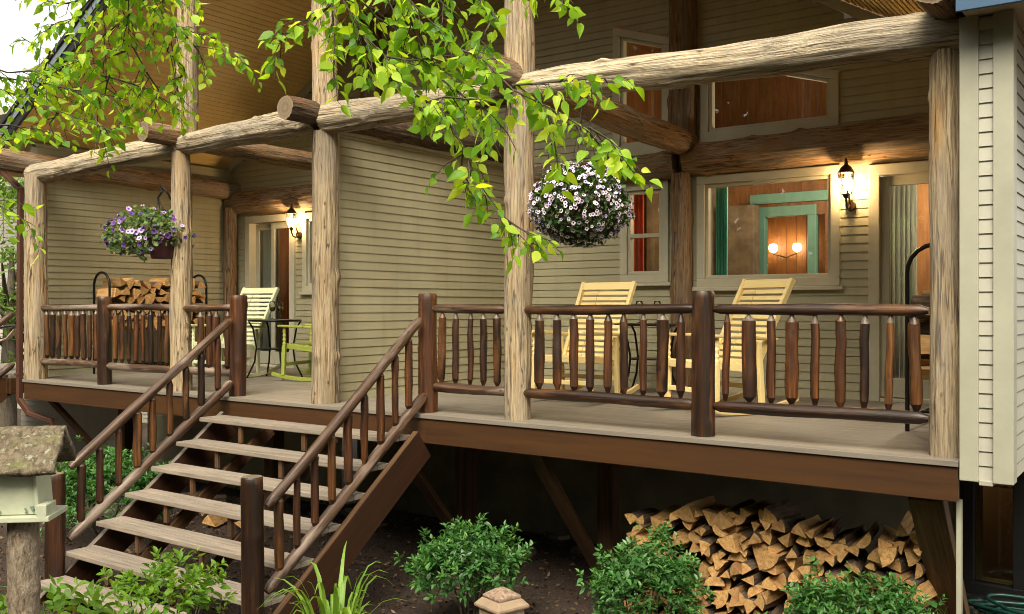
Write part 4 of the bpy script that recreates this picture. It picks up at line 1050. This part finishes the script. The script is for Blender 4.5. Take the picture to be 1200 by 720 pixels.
def branch(pts,r0,r1,twigs=(),size=.07,spacing=.03,tl=(.10,.28),leafy=True,start=0.,tw_every=.06):
    P=[W3(p) for p in pts]
    Q,L=polyline(P,max(8,int(12*len(pts))))
    Q=Q+np.stack([np.array([mnoise.noise((q[0]*4,q[1]*4,i_*3.1)) for q in Q]) for i_ in range(3)],1)*.012
    rad=list(np.linspace(r0,r1,len(Q)))
    bb.tube([tuple(q) for q in Q],rad,6,cap=False)
    if not leafy: return
    leaves_on(Q[-max(4,len(Q)//2):],spacing*1.1,size)
    s=start; n=int(L/tw_every)
    for i in range(n):
        u=start+(1-start)*(i+.5)/n; idx=min(len(Q)-2,int(u*(len(Q)-1))); p=Q[idx]; tan=Q[idx+1]-Q[idx]; tan/=np.linalg.norm(tan)
        lat=np.cross(tan,[0,0,1]); lat/=np.linalg.norm(lat)+1e-9
        l=RS.uniform(*tl)*(1-.4*u); d=tan*.6+lat*(1 if i%2 else -1)*.75+RS.randn(3)*.25; d[2]-=RS.uniform(-.1,.55); d/=np.linalg.norm(d)
        e1=p+d*l*.5; d2=d+np.array([0,0,-.45]); d2/=np.linalg.norm(d2); e2=e1+d2*l*.5
        bb.tube([tuple(p),tuple(e1),tuple(e2)],[.0026,.0018,.001],5,cap=False)
        leaves_on(np.array([p,e1,e2]),spacing,size,start=.12)
# limbs (above and left of the view) feeding the sprays
LIMB=[[(-620,60,3.0),(-350,20,3.4),(-120,40,3.9),(-40,70,4.1)],[(-600,-60,3.0),(-250,-140,3.3),(40,-110,3.7),(180,-50,4.0)],[(-600,-120,2.9),(-150,-230,3.0),(250,-180,3.2),(430,-60,3.4)]]
for q in LIMB: branch(q,.035,.010,leafy=False)
bb.tube([tuple(W3((-620,60,3.0))),(0.0,0.0,3.0)],[.035,.06],8); bb.tube([tuple(W3((-600,-60,3.0))),(0,0,3.6)],[.035,.06],8); bb.tube([tuple(W3((-600,-120,2.9))),(0,0,4.0)],[.035,.06],8)
S=.056
left=[[(-40,70,4.1),(0,104,4.1),(40,118,4.15),(80,134,4.2),(130,152,4.3)],
      [(-40,70,4.1),(10,86,4.2),(60,82,4.3),(100,70,4.4)],
      [(0,92,4.2),(50,98,4.3),(100,108,4.4),(150,118,4.5)],
      [(-30,148,3.9),(10,146,3.9),(40,150,4.0),(55,154,4.05)],
      [(-40,215,3.8),(-8,238,3.8),(12,250,3.8),(38,264,3.85)],
      [(180,-50,4.0),(150,-10,4.2),(148,25,4.3),(150,52,4.4)],
      [(180,-50,4.0),(165,5,4.3),(210,32,4.4),(255,46,4.5),(292,78,4.5)],
      [(150,-30,4.2),(110,-5,4.3),(90,20,4.4),(60,35,4.5)],
      [(148,20,4.3),(110,55,4.4),(85,85,4.5),(95,130,4.5)],
      [(150,45,4.4),(170,80,4.5),(165,110,4.5),(140,150,4.5)],
      [(200,30,4.4),(195,60,4.5),(215,80,4.5),(200,120,4.5)],
      [(215,38,4.4),(232,60,4.5),(240,85,4.5)],
      [(120,90,4.4),(160,100,4.5),(190,115,4.6),(210,130,4.6)],
      [(60,30,4.4),(40,55,4.4),(25,45,4.3)],
      [(100,0,4.4),(70,5,4.4),(50,2,4.4)],
      [(70,132,4.2),(60,145,4.2),(65,158,4.2)],
      [(110,135,4.3),(118,155,4.3),(145,150,4.4)],
      [(150,60,4.4),(120,75,4.5),(70,70,4.5)],
      [(180,-50,4.0),(130,-20,4.2),(120,10,4.3),(125,40,4.4)],[(180,-50,4.0),(190,-5,4.3),(185,30,4.4)],
      [(60,60,4.3),(50,85,4.4),(60,110,4.4)],[(130,90,4.4),(125,115,4.5),(110,130,4.5)],[(170,85,4.4),(185,105,4.5),(180,135,4.5)]]
for q in left: branch(q,.0045,.0016,size=S*.92,spacing=.025,tw_every=.048,tl=(.08,.27))
mid=[[(430,-60,3.4),(400,-5,3.4),(425,40,3.4),(450,65,3.4),(480,105,3.4),(505,150,3.4)],
     [(480,105,3.4),(520,130,3.4),(545,175,3.4),(560,215,3.4),(590,255,3.4),(625,290,3.4)],
     [(430,-60,3.4),(470,-10,3.4),(505,25,3.4),(540,60,3.4),(575,90,3.4)],
     [(540,60,3.4),(565,70,3.35),(600,105,3.3),(640,125,3.3),(690,155,3.25),(730,190,3.25)],
     [(600,100,3.3),(650,98,3.25),(700,93,3.2),(735,92,3.2)],
     [(640,125,3.3),(650,170,3.3),(655,205,3.3)],
     [(420,-30,3.4),(390,5,3.5),(393,45,3.5),(392,95,3.5)],
     [(390,5,3.5),(360,28,3.6),(330,45,3.6),(318,70,3.6)],
     [(440,-40,3.4),(540,-15,3.4),(570,8,3.35),(585,25,3.3)],
     [(560,-30,3.3),(650,-15,3.3),(672,5,3.3)],
     [(450,65,3.4),(480,70,3.45),(520,65,3.5),(560,72,3.5)],
     [(480,20,3.4),(490,55,3.5),(500,90,3.5)],
     [(545,175,3.4),(540,210,3.45),(560,240,3.45)],
     [(590,255,3.4),(612,268,3.4),(640,280,3.4)],
     [(500,120,3.4),(525,115,3.35),(560,120,3.35),(590,150,3.3)],
     [(415,-10,3.4),(440,20,3.45),(470,40,3.5)],
     [(690,150,3.25),(715,165,3.25),(740,200,3.2)],
     [(440,-50,3.5),(455,0,3.6),(470,35,3.6),(500,60,3.6)],
     [(500,-40,3.5),(515,0,3.5),(545,35,3.5),(575,60,3.4)],
     [(470,60,3.5),(505,75,3.5),(535,100,3.5),(560,105,3.4)],
     [(405,-20,3.5),(412,30,3.6),(420,60,3.6),(435,95,3.6)],
     [(520,95,3.4),(545,115,3.4),(565,140,3.4),(575,170,3.4)]]
for q in mid: branch(q,.0045,.0016,size=S*1.0,spacing=.024,tw_every=.045,tl=(.07,.23))
bb.build('branch',M['trunk'],t)
leaf_mesh('leaves','big',leafpos,leafdir,leafsz,leafroll,M['leafB'],t,leafr)

# ------------------------------------------------------------------ left background: neighbouring porch, cabin, trees
nb=thing('neighbouring_cabin','white sided cabin showing beyond the left roof edge','house',(-19,6,-1.55))
b=MB(); siding(b,'x',5.6,-1,-24,-15.2,-1.6,lambda x:4.9); b2_=b
b2_.v=[tuple(Vector(v)-Vector(nb.location)) for v in b2_.v]; b.build('wall',M['sidingW'],nb)
b=MB(); b.box((-.6,2,4.9+1.55+.07),(10.2,8,.14),Matrix.Rotation(-.0,3,'X').to_3x3()); b.build('roof',M['sidingW'],nb)
b=MB(); b.box((-.6,-1.7,4.85+.25),(10.2,.05,.2)); b.build('fascia',M['trimW'],nb)
nd_=thing('neighbouring_deck','brown edged deck of the next porch at the left picture edge','deck',(-12.6,1.5,0))
b=MB(); b.box((0,0,-.02),(2.6,2.6,.04)); b.build('deck_boards',M['deck'],nd_,.004)
b=MB(); b.box((0,-1.31,-.14),(2.6,.04,.20)); b.box((1.31,0,-.14),(.04,2.6,.20)); b.build('fascia',M['fascia'],nd_,.004)
b=MB(); siding(b,'x',.3,-1,-1.5,1.45,-1.6,lambda x:-.26); b.build('wall',M['sidingW'],nd_)
t=railing('stair_railing','sloping log handrail of the next porch at the left picture edge',(-11.35,.3,-.5))
rail_log(t,(-11.35,-1.5,-.52),(-11.35,.28,.80),.04,M['railgrey'],'top_rail'); rail_log(t,(-11.35,-1.5,-1.17),(-11.35,.28,.15),.045,M['railgrey'],'bottom_rail')
for k in range(6):
    y=-1.3+.27*k; z_=-.52+(y+1.5)*.7416; b=MB(); spindle_mb((-11.35,y,z_-.03),(-11.35,y,z_-.63),.032,b,Vector(t.location)); b.build('baluster',[random.choice(SPM),random.choice([M['tip'],M['tip'],M['rail'],M['railgrey']]),M['rail']],t)
b=MB(); b.plank(Vector((-11.35,.2,-.12))-Vector(t.location),Vector((-11.35,-1.6,-1.5))-Vector(t.location),.05,.26,(0,1,0)); b.build('stringer',M['fascia'],t,.004)
t=thing('patio_chair','tan sling patio chair with curved black legs at the left edge','chair',(-12.2,.55,0),-.6)
b=MB(); 
for i in range(8):
    u0,u1=i/8,(i+1)/8; f=lambda u:Vector((0,-.22+.62*u,.42+.0*u+.62*max(0,u-.45)*1.3))
    b.plank(f(u0),f(u1),.52,.012)
b.build('seat',M['sling'],t)
for sx in (-1,1):
    b=MB(); b.tube([(sx*.28,-.30,.0),(sx*.28,-.26,.30),(sx*.28,-.2,.55),(sx*.28,.1,.62),(sx*.28,.38,.60)],.014,8,.03); b.build('armrest',M['black'],t)
    b=MB(); b.tube([(sx*.28,.42,.86),(sx*.28,.22,.45),(sx*.28,.30,.2),(sx*.28,.42,0)],.014,8,.03); b.build('leg',M['black'],t)

def bgtree(name,label,x,y,h,r,n,leaf,material,group=None,cz=.6):
    t=thing(name,label,'tree',(x,y,-1.6),0,group)
    b=MB(); b.tube([(0,0,0),(.1,0,h*.4),(0,.1,h*.85)],[.18,.13,.03],10,.4,.1)
    for k in range(7):
        a=k*2.4; b.tube([(0,0,h*(.3+.06*k)),(r*.6*math.cos(a),r*.6*math.sin(a),h*(.42+.07*k))],[.06,.015],6)
    b.build('trunk',M['trunk'],t)
    pos=[];dr=[];sz=[];rl=[];sd=RS.rand(3)*30
    cl=[RS.randn(3)*np.array([r*.5,r*.5,h*.2])+np.array([0,0,h*cz]) for _ in range(26)]
    for i in range(n):
        c=cl[RS.randint(26)]; p=c+RS.randn(3)*np.array([.34,.34,.22])*r*.55
        pos.append(p); d=RS.randn(3); d[2]-=.5; dr.append(d); sz.append(leaf*RS.uniform(.6,1.3)); rl.append(RS.randn())
    leaf_mesh('crown','small',pos,dr,sz,rl,material,t)
    return t
bgtree('leafy_tree','light green tree seen past the left porch corner',-16.2,2.6,4.2,1.1,4200,.12,M['leafF'],None,.78)
bgtree('leafy_tree','shaded green tree standing beyond the neighbouring white cabin',-26,12,7.5,2.6,2600,.28,M['leafF'])
# woodland across the garden, reflected in the windows
pos=[];dr=[];sz=[];tw=MB()
for k in range(34):
    a=R(195+135*k/33)+RS.uniform(-.04,.04); rr=RS.uniform(15,24); cx_,cy_=-4+rr*1.2*math.cos(a),-3+rr*math.sin(a); hh=RS.uniform(10,14)
    tw.tube([(cx_,cy_,-2),(cx_+.2,cy_,hh*.8)],[.2,.08],8)
    for i in range(1500):
        p=np.array([cx_,cy_,0])+RS.randn(3)*np.array([1.7,1.7,0])+np.array([0,0,-1.2+hh*1.15*RS.rand()**.9]); pos.append(p); dr.append(RS.randn(3)); sz.append(RS.uniform(.25,.55))
for i in range(9000):
    a=R(RS.uniform(190,335)); rr=RS.uniform(27,31); pos.append(np.array([-4+rr*1.2*math.cos(a),-3+rr*math.sin(a),-1.5+17*RS.rand()])); dr.append(RS.randn(3)); sz.append(RS.uniform(.9,1.5))
tw.v=[tuple(v) for v in tw.v]
wo=leaf_mesh('woodland','round',pos,dr,sz,RS.rand(len(pos))*6,M['leafD']); tag(wo,'far wood of dark green trees across the garden',None,None,'stuff')
w2=tw.build('woodland_trunks',M['trunk'],wo); w2['kind']='stuff'

# ------------------------------------------------------------------ light, sky, camera
SUN_AZ=R(-90+24); SUN_EL=R(48)       # direction towards the sun: in front of the porch, a little to the right
w=bpy.data.worlds.new('World'); sc.world=w; w.use_nodes=True; nt=w.node_tree
bg=nt.nodes['Background']; sky=nt.nodes.new('ShaderNodeTexSky'); sky.sky_type='NISHITA'; sky.sun_disc=False; sky.sun_elevation=SUN_EL
sky.sun_rotation=math.pi/2-SUN_AZ; sky.dust_density=3; sky.air_density=1
bw=nt.nodes.new('ShaderNodeRGBToBW'); nt.links.new(sky.outputs[0],bw.inputs[0])
cm=nt.nodes.new('ShaderNodeCombineColor'); 
for i,kx in enumerate((1.08,1.0,.80)):
    mm=nt.nodes.new('ShaderNodeMath'); mm.operation='MULTIPLY'; mm.inputs[1].default_value=kx; nt.links.new(bw.outputs[0],mm.inputs[0]); nt.links.new(mm.outputs[0],cm.inputs[i])
mx=nt.nodes.new('ShaderNodeMix'); mx.data_type='RGBA'; mx.inputs[0].default_value=.8; nt.links.new(sky.outputs[0],mx.inputs[6]); nt.links.new(cm.outputs[0],mx.inputs[7])
nt.links.new(mx.outputs[2],bg.inputs[0]); bg.inputs[1].default_value=.15
l=bpy.data.lights.new('sun','SUN'); l.energy=1.5; l.angle=R(38); l.color=(1,.91,.73); o=bpy.data.objects.new('sun',l); COL.objects.link(o)
dv=Vector((math.cos(SUN_EL)*math.cos(SUN_AZ),math.cos(SUN_EL)*math.sin(SUN_AZ),math.sin(SUN_EL))); o.rotation_euler=dv.to_track_quat('Z','Y').to_euler(); o.location=(0,-5,12)
cam=bpy.data.cameras.new('camera'); co=bpy.data.objects.new('camera',cam); COL.objects.link(co); co.location=CAM
co.rotation_euler=(R(90),0,math.atan2(-CF[0],CF[1])); cam.sensor_width=36; cam.lens=36*F/1200; cam.shift_y=-2/1200; cam.clip_end=1500; cam.clip_start=.05
sc.camera=co
sc.view_settings.view_transform='Standard'; sc.view_settings.look='None'; sc.view_settings.exposure=1.66; sc.view_settings.gamma=1; sc.view_settings.use_curve_mapping=False
sc.cycles.use_denoising=True; sc.cycles.filter_width=1.0; sc.cycles.denoising_input_passes='RGB_ALBEDO_NORMAL'; sc.cycles.denoising_prefilter='ACCURATE'; sc.cycles.diffuse_bounces=3; sc.cycles.max_bounces=8; sc.cycles.transparent_max_bounces=12; sc.cycles.caustics_reflective=False; sc.cycles.caustics_refractive=False
try: sc.cycles.denoiser='OPENIMAGEDENOISE'
except Exception: pass
